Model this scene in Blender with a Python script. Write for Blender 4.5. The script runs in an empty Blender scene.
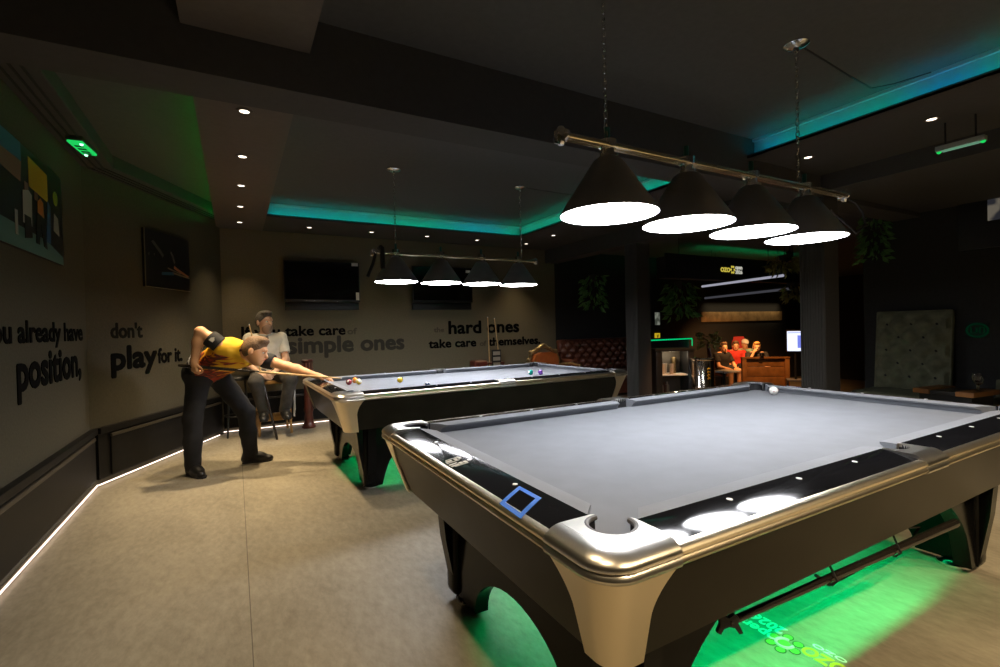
import bpy, bmesh, math, random
import numpy as np
from mathutils import Vector, Matrix, Euler
random.seed(7)
C = bpy.context.scene.collection
PI = math.pi
V = Vector

# ------------------------------------------------------------------ materials
def mat(name, col, rough=.6, metal=0., var=0., scale=20., bump=0., coat=0., spec=.5, col2=None):
    m = bpy.data.materials.new(name); m.use_nodes = True
    nt = m.node_tree; b = nt.nodes['Principled BSDF']
    b.inputs['Base Color'].default_value = (*col, 1)
    b.inputs['Roughness'].default_value = rough
    b.inputs['Metallic'].default_value = metal
    b.inputs['Specular IOR Level'].default_value = spec
    if coat:
        b.inputs['Coat Weight'].default_value = coat
        b.inputs['Coat Roughness'].default_value = .05
    if var or bump or col2:
        tc = nt.nodes.new('ShaderNodeTexCoord'); nz = nt.nodes.new('ShaderNodeTexNoise')
        nz.inputs['Scale'].default_value = scale; nz.inputs['Detail'].default_value = 6
        nt.links.new(tc.outputs['Object'], nz.inputs['Vector'])
        rp = nt.nodes.new('ShaderNodeValToRGB')
        lo = [c * (1 - var) for c in col]; hi = [min(1, c * (1 + var)) for c in (col2 or col)]
        rp.color_ramp.elements[0].position = .3; rp.color_ramp.elements[1].position = .7
        rp.color_ramp.elements[0].color = (*lo, 1); rp.color_ramp.elements[1].color = (*hi, 1)
        nt.links.new(nz.outputs['Fac'], rp.inputs['Fac'])
        nt.links.new(rp.outputs['Color'], b.inputs['Base Color'])
        if bump:
            bp = nt.nodes.new('ShaderNodeBump'); bp.inputs['Strength'].default_value = bump
            bp.inputs['Distance'].default_value = .01
            nt.links.new(nz.outputs['Fac'], bp.inputs['Height']); nt.links.new(bp.outputs['Normal'], b.inputs['Normal'])
    return m

def emit(name, col, strength, col2=None, scale=1.2, axis=None):
    m = bpy.data.materials.new(name); m.use_nodes = True
    nt = m.node_tree; nt.nodes.clear()
    o = nt.nodes.new('ShaderNodeOutputMaterial'); e = nt.nodes.new('ShaderNodeEmission')
    e.inputs['Color'].default_value = (*col, 1); e.inputs['Strength'].default_value = strength
    if col2:   # an RGB strip whose diodes fade from one colour to the next
        tc = nt.nodes.new('ShaderNodeTexCoord'); nz = nt.nodes.new('ShaderNodeTexNoise')
        nz.inputs['Scale'].default_value = scale; nz.inputs['Detail'].default_value = 1
        rp = nt.nodes.new('ShaderNodeValToRGB')
        rp.color_ramp.elements[0].position = .42; rp.color_ramp.elements[1].position = .58
        rp.color_ramp.elements[0].color = (*col, 1); rp.color_ramp.elements[1].color = (*col2, 1)
        nt.links.new(tc.outputs['Object'], nz.inputs['Vector']); nt.links.new(nz.outputs['Fac'], rp.inputs['Fac'])
        nt.links.new(rp.outputs['Color'], e.inputs['Color'])
    nt.links.new(e.outputs[0], o.inputs[0])
    return m

M = {}
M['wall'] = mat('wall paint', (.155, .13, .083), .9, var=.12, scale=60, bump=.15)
M['wall_shaded'] = mat('shaded wall paint', (.070, .061, .038), .9, var=.12, scale=60, bump=.15)  # same paint as the back wall, darkened to stand in for weaker lamplight
M['wall_dark'] = mat('dark wall paint', (.02, .02, .02), .85, var=.15, scale=30)
M['ceil'] = mat('ceiling paint', (.078, .077, .072), .9, var=.06, scale=30)
M['beam'] = mat('beam paint', (.055, .052, .048), .9, var=.06, scale=30)
M['soffit'] = mat('soffit paint', (.11, .092, .076), .85, var=.06, scale=25)
M['cove'] = mat('cove paint', (.35, .35, .35), .85)
M['panel'] = mat('black panel', (.008, .0075, .007), .5, spec=.2, var=.2, scale=15)
M['panel_edge'] = mat('panel edge', (.05, .042, .03), .45)
M['letter'] = mat('black lettering', (.004, .004, .004), .9, spec=.05)
M['letter_dim'] = mat('dim lettering', (.014, .013, .010), .9, spec=.1)
M['letter_grey'] = mat('grey lettering', (.036, .031, .021), .8)
M['letter_faint'] = mat('faint lettering', (.075, .063, .042), .85)
M['cloth'] = mat('grey billiard cloth', (.168, .177, .195), .95, var=.05, scale=9)
M['cushion'] = mat('grey cushion cloth', (.20, .21, .23), .95, var=.04, scale=9)
M['lacquer'] = mat('black lacquer', (.007, .007, .008), .07, spec=.45, var=.2, scale=8)
M['apron'] = mat('dark polished apron', (.018, .0155, .0105), .28, spec=.08, var=.2, scale=5)
M['leg'] = mat('black gloss leg', (.004, .004, .004), .16, spec=.14)
M['cast'] = mat('cast aluminium', (.80, .76, .69), .3, metal=1., var=.06, scale=18)
M['trim'] = mat('brushed trim', (.82, .72, .55), .32, metal=1.)
M['chrome'] = mat('chrome', (.85, .84, .82), .12, metal=1.)
M['brass'] = mat('warm chrome rail', (.86, .74, .54), .26, metal=1.)
M['rubber'] = mat('black rubber', (.015, .015, .017), .55)
M['liner'] = mat('grey pocket liner', (.16, .16, .17), .6)
M['sight'] = mat('pearl sight', (.85, .85, .85), .3)
M['shade'] = mat('black shade', (.26, .255, .265), .38, var=.1, scale=10)
M['blacksatin'] = mat('black satin', (.014, .014, .014), .4)
M['blackmatte'] = mat('black matte', (.010, .010, .010), .8)
M['tape'] = mat('blue tape', (.01, .12, .55), .5)
M['skin'] = mat('skin', (.70, .38, .21), .5, var=.06, scale=12)
M['skin_pale'] = mat('pale skin', (.72, .43, .28), .5, var=.06, scale=12)
M['hair_brown'] = mat('brown hair', (.13, .075, .04), .7, var=.4, scale=90, bump=.5)
M['hair_grey'] = mat('grey hair', (.12, .105, .09), .7, var=.5, scale=90, bump=.5)
M['trousers'] = mat('black trousers', (.011, .011, .013), .85, var=.3, scale=14, bump=.4)
M['trousers_grey'] = mat('dark grey trousers', (.055, .05, .045), .9, var=.25, scale=14, bump=.4)
M['shoe'] = mat('black shoe', (.012, .011, .011), .45)
M['shirt_white'] = mat('cream shirt', (.72, .68, .58), .85, var=.12, scale=9, bump=.4)
M['sleeve'] = mat('black sleeve', (.013, .013, .015), .8)
M['eye'] = mat('eye', (.03, .02, .015), .25)
M['lip'] = mat('lip', (.42, .17, .12), .5)
M['cue_wood'] = mat('maple cue', (.60, .40, .18), .3, var=.1, scale=30)
M['cue_dark'] = mat('dark cue butt', (.02, .016, .013), .25)
M['wood_yellow'] = mat('oak wood', (.36, .19, .05), .5, var=.3, scale=9)
M['wood_red'] = mat('dark red wood', (.085, .022, .013), .35, var=.3, scale=12)
M['wood_warm'] = mat('warm wood board', (.30, .13, .035), .5, var=.35, scale=7)
M['leather_brown'] = mat('brown leather', (.15, .05, .028), .4, var=.25, scale=10, bump=.2)
M['leather_orange'] = mat('orange leather', (.42, .12, .03), .42, var=.15, scale=12)
M['velvet'] = mat('olive upholstery', (.15, .155, .095), .8, var=.2, scale=14, bump=.2)
M['gold'] = mat('antique gold', (.35, .26, .13), .4, metal=.8, var=.3, scale=30)
M['glass'] = mat('clear glass', (1, 1, 1), .03); M['glass'].node_tree.nodes['Principled BSDF'].inputs['Transmission Weight'].default_value = 1.
M['leaf'] = mat('leaf', (.09, .24, .06), .6, var=.4, scale=20)
M['leaf_olive'] = mat('olive leaf', (.30, .28, .08), .6, var=.4, scale=20)
M['white'] = mat('white', (.75, .74, .70), .6, var=.05, scale=10)
M['steel'] = mat('polished steel', (.78, .72, .66), .16, metal=1.)
M['screen'] = mat('dark screen', (.004, .004, .005), .12)
M['tvback'] = mat('tv plastic', (.008, .008, .008), .45)

def floor_mat():
    m = bpy.data.materials.new('concrete tile floor'); m.use_nodes = True
    nt = m.node_tree; b = nt.nodes['Principled BSDF']; N = nt.nodes.new; L = nt.links.new
    tc = N('ShaderNodeTexCoord'); mp = N('ShaderNodeMapping')
    mp.inputs['Location'].default_value = (.78, 20., 0)
    L(tc.outputs['Object'], mp.inputs['Vector'])
    n1 = N('ShaderNodeTexNoise'); n1.inputs['Scale'].default_value = 1.6; n1.inputs['Detail'].default_value = 9; n1.inputs['Roughness'].default_value = .65
    n2 = N('ShaderNodeTexNoise'); n2.inputs['Scale'].default_value = 28; n2.inputs['Detail'].default_value = 8; n2.inputs['Roughness'].default_value = .7
    mp2 = N('ShaderNodeMapping'); mp2.inputs['Scale'].default_value = (1, .45, 1); mp2.inputs['Rotation'].default_value = (0, 0, .6)
    L(tc.outputs['Object'], mp2.inputs['Vector']); L(mp2.outputs[0], n1.inputs['Vector']); L(mp2.outputs[0], n2.inputs['Vector'])
    mx = N('ShaderNodeMath'); mx.operation = 'MULTIPLY_ADD'; mx.inputs[1].default_value = .5
    L(n1.outputs['Fac'], mx.inputs[0])
    ml = N('ShaderNodeMath'); ml.operation = 'MULTIPLY'; ml.inputs[1].default_value = .5
    L(n2.outputs['Fac'], ml.inputs[0]); L(ml.outputs[0], mx.inputs[2])
    rp = N('ShaderNodeValToRGB')
    rp.color_ramp.elements[0].position = .32; rp.color_ramp.elements[0].color = (.17, .148, .108, 1)
    rp.color_ramp.elements[1].position = .68; rp.color_ramp.elements[1].color = (.40, .355, .265, 1)
    L(mx.outputs[0], rp.inputs['Fac'])
    br = N('ShaderNodeTexBrick'); br.offset = 0.
    br.inputs['Scale'].default_value = 1.; br.inputs['Brick Width'].default_value = 4.8; br.inputs['Row Height'].default_value = 40.
    br.inputs['Mortar Size'].default_value = .0022; br.inputs['Mortar Smooth'].default_value = .3
    L(mp.outputs[0], br.inputs['Vector'])
    mm = N('ShaderNodeMix'); mm.data_type = 'RGBA'
    L(br.outputs['Fac'], mm.inputs['Factor']); L(rp.outputs['Color'], mm.inputs[6]); mm.inputs[7].default_value = (.10, .085, .06, 1)
    L(mm.outputs[2], b.inputs['Base Color'])
    b.inputs['Roughness'].default_value = .55
    bp = N('ShaderNodeBump'); bp.inputs['Strength'].default_value = .06; L(mx.outputs[0], bp.inputs['Height']); L(bp.outputs['Normal'], b.inputs['Normal'])
    return m
M['floor'] = floor_mat()

def jersey_mat():
    m = bpy.data.materials.new('yellow jersey with flames'); m.use_nodes = True
    nt = m.node_tree; b = nt.nodes['Principled BSDF']; N = nt.nodes.new; L = nt.links.new
    tc = N('ShaderNodeTexCoord'); mp = N('ShaderNodeMapping')
    mp.inputs['Rotation'].default_value = (0, .55, .5); mp.inputs['Scale'].default_value = (3.0, 9, 13)
    nz = N('ShaderNodeTexNoise'); nz.inputs['Scale'].default_value = 1.3; nz.inputs['Detail'].default_value = 4; nz.inputs['Distortion'].default_value = .8
    L(tc.outputs['Object'], mp.inputs['Vector']); L(mp.outputs[0], nz.inputs['Vector'])
    sx = N('ShaderNodeSeparateXYZ'); L(tc.outputs['Object'], sx.inputs[0])
    # the printed flames sit towards the hem (low x, low z on the bent body)
    a = N('ShaderNodeMath'); a.operation = 'MULTIPLY_ADD'; a.inputs[1].default_value = -1.0; a.inputs[2].default_value = 1.085
    L(sx.outputs['Z'], a.inputs[0])
    ax = N('ShaderNodeMath'); ax.operation = 'MULTIPLY_ADD'; ax.inputs[1].default_value = -.75; ax.inputs[2].default_value = .11
    L(sx.outputs['X'], ax.inputs[0])
    s1 = N('ShaderNodeMath'); s1.operation = 'ADD'; L(a.outputs[0], s1.inputs[0]); L(ax.outputs[0], s1.inputs[1])
    s2 = N('ShaderNodeMath'); s2.operation = 'ADD'; L(s1.outputs[0], s2.inputs[0]); L(nz.outputs['Fac'], s2.inputs[1])
    rp = N('ShaderNodeValToRGB'); cr = rp.color_ramp; cr.interpolation = 'LINEAR'
    cr.elements[0].position = .60; cr.elements[0].color = (.80, .46, .012, 1)
    cr.elements[1].position = .66; cr.elements[1].color = (.78, .36, .01, 1)
    e = cr.elements.new(.69); e.color = (.45, .035, .012, 1)
    e = cr.elements.new(.72); e.color = (.03, .012, .01, 1)
    e = cr.elements.new(.84); e.color = (.40, .04, .012, 1)
    L(s2.outputs[0], rp.inputs['Fac']); L(rp.outputs['Color'], b.inputs['Base Color'])
    b.inputs['Roughness'].default_value = .7
    return m
M['jersey'] = jersey_mat()

# ------------------------------------------------------------------ mesh helpers
class MB:
    def __init__(s): s.bm = bmesh.new()
    def add(s, vs, fs):
        b = [s.bm.verts.new(v) for v in vs]
        for f in fs:
            try: s.bm.faces.new([b[i] for i in f])
            except ValueError: pass
        return b
    def box(s, c, d, rot=None, bev=0., seg=2):
        t = bmesh.new(); bmesh.ops.create_cube(t, size=1.)
        bmesh.ops.scale(t, vec=d, verts=t.verts)
        if bev: bmesh.ops.bevel(t, geom=t.edges[:], offset=bev, segments=seg, profile=.6, affect='EDGES')
        if rot is not None: bmesh.ops.rotate(t, cent=(0, 0, 0), matrix=Euler(rot).to_matrix() if not isinstance(rot, Matrix) else rot, verts=t.verts)
        bmesh.ops.translate(t, vec=c, verts=t.verts); s.merge(t); return s
    def merge(s, t):
        me = bpy.data.meshes.new('t'); t.to_mesh(me); t.free(); s.bm.from_mesh(me); bpy.data.meshes.remove(me)
    def tube(s, pts, r, seg=10, caps=True):
        pts = [V(p) for p in pts]; n = len(pts)
        rs = r if isinstance(r, (list, tuple)) else [r] * n
        rings = []; up = None
        for i, p in enumerate(pts):
            d = (pts[min(i + 1, n - 1)] - pts[max(i - 1, 0)]).normalized()
            if up is None: up = d.orthogonal().normalized()
            else:
                up = (up - d * up.dot(d)); up = up.normalized() if up.length > 1e-6 else d.orthogonal().normalized()
            w = d.cross(up)
            rings.append([s.bm.verts.new(p + (up * math.cos(2 * PI * k / seg) + w * math.sin(2 * PI * k / seg)) * rs[i]) for k in range(seg)])
        for a, b in zip(rings, rings[1:]):
            for k in range(seg): s.bm.faces.new([a[k], a[(k + 1) % seg], b[(k + 1) % seg], b[k]])
        if caps: s.bm.faces.new(rings[0][::-1]); s.bm.faces.new(rings[-1])
        return s
    def lathe(s, prof, c=(0, 0, 0), seg=32, close=True):
        c = V(c); rings = []
        for r, z in prof:
            rings.append([s.bm.verts.new(c + V((r * math.cos(2 * PI * k / seg), r * math.sin(2 * PI * k / seg), z))) for k in range(seg)])
        for a, b in zip(rings, rings[1:]):
            for k in range(seg): s.bm.faces.new([a[k], a[(k + 1) % seg], b[(k + 1) % seg], b[k]])
        if close:
            if prof[0][0] > 1e-5: s.bm.faces.new(rings[0][::-1])
            if prof[-1][0] > 1e-5: s.bm.faces.new(rings[-1])
        return s
    def prism(s, poly, z0, z1, axis='z', f=None):
        n = len(poly)
        def P(p, z):
            v = {'z': (p[0], p[1], z), 'x': (z, p[0], p[1]), 'y': (p[0], z, p[1])}[axis]
            return f(v) if f else v
        vs = [P(p, z0) for p in poly] + [P(p, z1) for p in poly]
        fs = [tuple(range(n))[::-1], tuple(range(n, 2 * n))] + [(i, (i + 1) % n, n + (i + 1) % n, n + i) for i in range(n)]
        s.add(vs, fs); return s
    def ball(s, c, r, sub=3, sc=(1, 1, 1), rot=None):
        t = bmesh.new(); bmesh.ops.create_icosphere(t, subdivisions=sub, radius=r)
        bmesh.ops.scale(t, vec=sc, verts=t.verts)
        if rot is not None: bmesh.ops.rotate(t, cent=(0, 0, 0), matrix=rot, verts=t.verts)
        bmesh.ops.translate(t, vec=c, verts=t.verts); s.merge(t); return s
    def bevel(s, off, seg=2):
        es = [e for e in s.bm.edges if e.is_manifold and e.calc_face_angle(0) > .5]
        bmesh.ops.bevel(s.bm, geom=es, offset=off, segments=seg, profile=.6, affect='EDGES', clamp_overlap=True); return s
    def tri(s):
        bmesh.ops.recalc_face_normals(s.bm, faces=s.bm.faces[:])
        bmesh.ops.triangulate(s.bm, faces=[f for f in s.bm.faces if len(f.verts) > 4], ngon_method='EAR_CLIP'); return s
    def build(s, name, m, parent=None, smooth=35, M4=None):
        bm = s.bm
        if M4 is not None: bmesh.ops.transform(bm, matrix=M4, verts=bm.verts)
        bmesh.ops.recalc_face_normals(bm, faces=bm.faces[:])
        me = bpy.data.meshes.new(name); bm.to_mesh(me); bm.free()
        me.materials.append(M[m] if isinstance(m, str) else m)
        if smooth:
            me.shade_smooth() if hasattr(me, 'shade_smooth') else None
            try: me.set_sharp_from_angle(angle=math.radians(smooth))
            except Exception: pass
        o = bpy.data.objects.new(name, me); C.objects.link(o)
        if parent: o.parent = parent
        return o

def tag(o, label, cat, group=None, kind=None):
    o['label'] = label; o['category'] = cat
    if group: o['group'] = group
    if kind: o['kind'] = kind
    return o
def thing(name, label, cat, loc=(0, 0, 0), rz=0., group=None):
    o = bpy.data.objects.new(name, None); C.objects.link(o); o.empty_display_size = .1
    o.location = loc; o.rotation_euler = (0, 0, rz); return tag(o, label, cat, group)
def struct(o): o['kind'] = 'structure'; return o
def copy_tree(o, parent=None):
    c = o.copy(); C.objects.link(c); c.parent = parent
    for ch in list(o.children): copy_tree(ch, c)
    return c
def sbox(name, lo, hi, m, bev=0.):
    lo = V(lo); hi = V(hi)
    return struct(MB().box((lo + hi) / 2, hi - lo, bev=bev).build(name, m, smooth=0))
def light(name, kind, loc, energy, col, **k):
    l = bpy.data.lights.new(name, kind); l.energy = energy; l.color = col
    for a, v in k.items():
        if a not in ('rot',): setattr(l, a, v)
    o = bpy.data.objects.new(name, l); C.objects.link(o); o.location = loc
    if 'rot' in k: o.rotation_euler = k['rot']
    return o

def frame_mat(origin, xdir, zdir):
    x = V(xdir).normalized(); z = V(zdir).normalized(); y = z.cross(x)
    m = Matrix.Identity(4)
    for i in range(3): m[i][0] = x[i]; m[i][1] = y[i]; m[i][2] = z[i]; m[i][3] = origin[i]
    return m
def text_mesh(body, width, height, depth=.004, bold=.02, ref=None):
    """glyph outlines of the built-in font, fitted to width; height is that of ref (or body)"""
    def make(t):
        cu = bpy.data.curves.new('t', 'FONT'); cu.body = t; cu.size = 1; cu.resolution_u = 3
        o = bpy.data.objects.new('t', cu); C.objects.link(o)
        dg = bpy.context.evaluated_depsgraph_get(); me = bpy.data.meshes.new_from_object(o.evaluated_get(dg))
        bpy.data.objects.remove(o); bpy.data.curves.remove(cu); return me
    me = make(body); co = [v.co.copy() for v in me.vertices]
    x0 = min(c.x for c in co); x1 = max(c.x for c in co)
    rm = make(ref or body); ry0 = min(v.co.y for v in rm.vertices); ry1 = max(v.co.y for v in rm.vertices)
    if ref: ry0 = 0
    sx = width / (x1 - x0); sy = height / (ry1 - ry0)
    bm = bmesh.new(); bm.from_mesh(me)
    for v in bm.verts: v.co = V(((v.co.x - x0) * sx, v.co.y * sy, 0))
    bmesh.ops.remove_doubles(bm, verts=bm.verts, dist=1e-5)
    bpy.data.meshes.remove(me); bpy.data.meshes.remove(rm)
    base = bpy.data.meshes.new('t'); bm.to_mesh(base); bm.free()
    mb = MB(); r_ = bold * 1.5 * height
    offs = [(0, 0)] + [(r_ * math.cos(a), r_ * math.sin(a)) for a in [2 * PI * k / 8 for k in range(8)]] if bold else [(0, 0)]
    for k, (dx, dy) in enumerate(offs):     # stroke weight: the glyph repeated around a small circle
        t = bmesh.new(); t.from_mesh(base)
        r = bmesh.ops.extrude_face_region(t, geom=t.faces[:])
        for e in r['geom']:
            if isinstance(e, bmesh.types.BMVert): e.co.z += depth + .00004 * k
        bmesh.ops.translate(t, vec=(dx, dy, 0), verts=t.verts); mb.merge(t)
    bpy.data.meshes.remove(base)
    return mb
def lettering(name, body, width, height, m4, m, label=None, parent=None, bold=.03, ref='l', depth=.004, group=None, cat='lettering'):
    o = text_mesh(body, width, height, depth, bold, ref).build(name, m, parent, smooth=0, M4=m4)
    if label: tag(o, label, cat, group)
    return o

# ------------------------------------------------------------------ smooth solid bodies (distance field -> surface nets)
def nrm(v): v = np.array(v, float); return v / np.linalg.norm(v)
def cone(a, b, ra, rb, k=.03): return ('c', np.array(a, float), np.array(b, float), ra, rb, k)
def ell(c, r, k=.03, ax=None): return ('e', np.array(c, float), np.array(r, float), np.eye(3) if ax is None else np.array(ax, float), k)
def sdf(fields, h, grow=0.):
    """fields: list of (prims, cuts); cuts are (point, outward normal) half-spaces cut off"""
    lo = np.full(3, 1e9); hi = -lo
    for prims, _ in fields:
        for p in prims:
            if p[0] == 'c':
                r = max(p[3], p[4]); lo = np.minimum(lo, np.minimum(p[1], p[2]) - r); hi = np.maximum(hi, np.maximum(p[1], p[2]) + r)
            else: lo = np.minimum(lo, p[1] - p[2].max()); hi = np.maximum(hi, p[1] + p[2].max())
    lo -= grow + 3 * h; hi += grow + 3 * h
    n = np.ceil((hi - lo) / h).astype(int) + 1
    T = np.full(n, .2, np.float32)
    for prims, cuts in fields:
        D = np.full(n, .2, np.float32)
        for p in prims:
            mg = .07 + grow
            if p[0] == 'c': r = max(p[3], p[4]); a = np.minimum(p[1], p[2]) - r; b = np.maximum(p[1], p[2]) + r
            else: a = p[1] - p[2].max(); b = p[1] + p[2].max()
            i0 = np.maximum(0, np.floor((a - mg - lo) / h).astype(int)); i1 = np.minimum(n, np.ceil((b + mg - lo) / h).astype(int) + 1)
            g = np.meshgrid(*[lo[q] + h * np.arange(i0[q], i1[q]) for q in range(3)], indexing='ij')
            X = np.stack(g, -1)
            if p[0] == 'c':
                ba = p[2] - p[1]; t = np.clip(((X - p[1]) @ ba) / max(ba @ ba, 1e-9), 0, 1)
                d = np.linalg.norm(X - p[1] - t[..., None] * ba, axis=-1) - (p[3] + (p[4] - p[3]) * t); k = p[5]
            else:
                Y = (X - p[1]) @ p[3].T; q = np.linalg.norm(Y / p[2], axis=-1); q2 = np.linalg.norm(Y / p[2] ** 2, axis=-1)
                d = q * (q - 1) / np.maximum(q2, 1e-6); k = p[4]
            d = np.minimum(d - grow, .2)
            sl = tuple(slice(i0[q], i1[q]) for q in range(3)); E = D[sl]
            if k > 0:
                hh = np.clip(.5 + .5 * (E - d) / k, 0, 1); D[sl] = E * (1 - hh) + d * hh - k * hh * (1 - hh)
            else: D[sl] = np.minimum(E, d)
        if cuts:
            g = np.meshgrid(*[lo[q] + h * np.arange(n[q]) for q in range(3)], indexing='ij'); X = np.stack(g, -1)
            for c, nn in cuts: D = np.maximum(D, (X - np.array(c)) @ nrm(nn))
        T = np.minimum(T, D)
    return T, lo, h
def nets(T, lo, h):
    s = T < 0; n = T.shape
    idx = -np.ones([m - 1 for m in n], int)
    corners = [(i, j, k) for i in (0, 1) for j in (0, 1) for k in (0, 1)]
    def sh(A, c): return A[c[0]:n[0] - 1 + c[0], c[1]:n[1] - 1 + c[1], c[2]:n[2] - 1 + c[2]]
    cnt = sum(sh(s, c).astype(int) for c in corners); act = (cnt > 0) & (cnt < 8)
    idx[act] = np.arange(act.sum()); I = np.argwhere(act)
    pos = np.zeros((len(I), 3)); w = np.zeros(len(I))
    for c in corners:
        for ax in range(3):
            if c[ax] == 0:
                c2 = list(c); c2[ax] = 1
                a = T[tuple((I + c).T)]; b = T[tuple((I + c2).T)]; m = (a < 0) != (b < 0)
                t = np.where(m, a / np.where(m, a - b, 1), 0)
                P = I + np.array(c, float); P[:, ax] += t
                pos[m] += P[m]; w[m] += 1
    pos = lo + h * pos / np.maximum(w, 1)[:, None]
    quads = []
    for ax in range(3):
        o1, o2 = [q for q in range(3) if q != ax]
        A = np.moveaxis(s, ax, 0); df = A[:-1] != A[1:]; E = np.argwhere(df)
        J = np.zeros_like(E); J[:, ax] = E[:, 0]; J[:, o1] = E[:, 1]; J[:, o2] = E[:, 2]
        ok = (J[:, o1] > 0) & (J[:, o2] > 0) & (J[:, o1] < n[o1] - 1) & (J[:, o2] < n[o2] - 1); J = J[ok]
        def cell(d1, d2): K = J.copy(); K[:, o1] -= d1; K[:, o2] -= d2; return idx[tuple(K.T)]
        quads.append(np.stack([cell(1, 1), cell(0, 1), cell(0, 0), cell(1, 0)], 1))
    return pos, np.concatenate(quads)
def solid(name, fields, h, m, parent=None, grow=0., noise=0.):
    if isinstance(fields[0][0], str): fields = [(fields, [])]
    pos, q = nets(*sdf(fields, h, grow))
    if noise:
        f = np.sin(pos @ np.array([31., 17, 23])) * np.sin(pos @ np.array([-19., 29, 41])); pos = pos + noise * f[:, None] * np.array([.5, .5, .7])
    if parent is not None: pos = pos - np.array(parent.location)
    me = bpy.data.meshes.new(name); me.from_pydata(pos.tolist(), [], q.tolist()); me.update()
    bm = bmesh.new(); bm.from_mesh(me); bmesh.ops.recalc_face_normals(bm, faces=bm.faces[:])
    bmesh.ops.smooth_vert(bm, verts=bm.verts[:], factor=.5, use_axis_x=True, use_axis_y=True, use_axis_z=True)
    bm.to_mesh(me); bm.free(); me.materials.append(M[m] if isinstance(m, str) else m)
    me.polygons.foreach_set('use_smooth', [True] * len(me.polygons))
    o = bpy.data.objects.new(name, me); C.objects.link(o)
    if parent: o.parent = parent
    return o

# ------------------------------------------------------------------ camera
cam = bpy.data.cameras.new('camera'); cam.sensor_width = 36; cam.lens = 36 * .480127; cam.clip_start = .05
co = bpy.data.objects.new('camera', cam); C.objects.link(co); bpy.context.scene.camera = co
yaw, pit, rol = 1.06643361, -.0119802852, -.0235815998
fw = V((math.cos(yaw) * math.cos(pit), math.sin(yaw) * math.cos(pit), math.sin(pit)))
r0 = V((math.sin(yaw), -math.cos(yaw), 0)); u0 = r0.cross(fw)
rr = r0 * math.cos(rol) + u0 * math.sin(rol); uu = -r0 * math.sin(rol) + u0 * math.cos(rol)
mw = Matrix.Identity(4)
for i in range(3): mw[i][0] = rr[i]; mw[i][1] = uu[i]; mw[i][2] = -fw[i]
mw.translation = V((-.809358, -.907872, 1.278474)); co.matrix_world = mw

# ------------------------------------------------------------------ room shell
ZT, ZS = 2.82, 2.65            # tray ceiling, soffit
XR = 16.
sbox('floor', (-2.6, -4.2, -.1), (6.3, 6.4, 0), 'floor')
ZL = -.60
sbox('floor_lounge', (6.3, 2.0, -.7), (XR, 8.6, ZL), 'floor')
sbox('floor_step', (6.3, 2.0, ZL), (6.32, 6.4, -.1), 'wall_dark')
b0 = V((-1.875, 4.347)); bt = V((.4382, .8989)); bn = V((.8989, -.4382))
sbox('wall_left', (-2.0, -4.2, 0), (-1.9, 4.296, ZT), 'wall_shaded')
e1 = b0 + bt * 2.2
struct(MB().prism([b0 - bt * .057, e1, e1 - bn * .1, b0 - bt * .057 - bn * .1], 0, ZT).build('wall_left_angled', 'wall_shaded', smooth=0))
sbox('wall_back', (-1.2, 6.25, 0), (4.3, 6.35, ZT), 'wall')
sbox('wall_back_lounge', (4.3, 6.25, ZL), (7.0, 6.35, ZT), 'wall_dark')
sbox('wall_return_lounge', (6.9, 6.35, ZL), (7.0, 8.4, ZT), 'wall_dark')
sbox('wall_end_lounge', (6.9, 8.4, ZL), (XR, 8.5, ZT), 'wall_dark')
sbox('wall_rear', (-2.0, -4.2, 0), (6.3, -4.1, ZT), 'wall_dark')
sbox('wall_right', (6.2, -4.2, 0), (6.3, 2.2, ZT), 'wall_dark')
sbox('wall_right_lounge', (XR, 2.0, ZL), (XR + .1, 8.5, ZT), 'wall_dark')
sbox('wall_lounge_side', (6.3, 2.1, ZL), (XR, 2.2, ZT), 'wall_dark')
sbox('ceiling', (-2.6, -4.2, ZT), (XR + .1, 8.6, ZT + .08), 'ceil')
sbox('ceiling_lounge', (4.35, 1.86, ZS), (XR, 8.4, ZS + .06), 'ceil')
# beam and soffits
sbox('beam_1', (-1.9, 1.615, 2.45), (6.2, 1.885, ZT), 'beam')
for k, (x0, y0, x1, y1) in enumerate([(-.985, 1.885, -.45, 6.25), (-.45, 5.32, 3.0, 6.25), (3.0, 1.885, 4.12, 6.25),
                                     (-.985, -4.1, -.45, 1.615), (2.99, -4.1, 4.12, 1.615)]):
    sbox('ceiling_soffit_%d' % (k + 1), (x0, y0, ZS), (x1, y1, ZS + .012), 'soffit' if k in (0, 3) else 'beam')
# cove upstands set back behind the soffit lips
sb = .10
sbox('trim_1', (-.45 - sb, 1.885, ZS + .01), (-.45 - sb + .01, 5.32 + sb, ZT), 'cove')
sbox('trim_2', (-.45 - sb, 5.32 + sb, ZS + .01), (3.0 + sb, 5.32 + sb + .01, ZT), 'cove')
sbox('trim_3', (3.0 + sb, 1.885, ZS + .01), (3.0 + sb + .01, 5.32 + sb, ZT), 'cove')
sbox('trim_4', (2.99 + sb, -4.1, ZS + .01), (2.99 + sb + .01, 1.615, ZT), 'cove')
sbox('trim_5', (-.985 + sb, 1.885, ZS + .01), (-.985 + sb + .01, 6.2, ZT), 'cove')
lipz = ZS + .024
sbox('trim_lip_1', (-.45, 5.32, ZS), (3.0, 5.335, lipz), 'beam'); sbox('trim_lip_2', (3.0, 1.885, ZS), (3.015, 5.335, lipz), 'beam')
sbox('trim_lip_3', (2.99, -4.1, ZS), (3.005, 1.615, lipz), 'beam')
# small moulding where the upstand meets the tray ceiling
for k, (lo, hi) in enumerate([((-.55, 5.395, ZT - .022), (3.1, 5.42, ZT)), ((3.075, 1.885, ZT - .022), (3.1, 5.42, ZT)), ((3.065, -4.1, ZT - .022), (3.09, 1.615, ZT))]):
    sbox('trim_%d' % (6 + k), lo, hi, 'cove')
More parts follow.
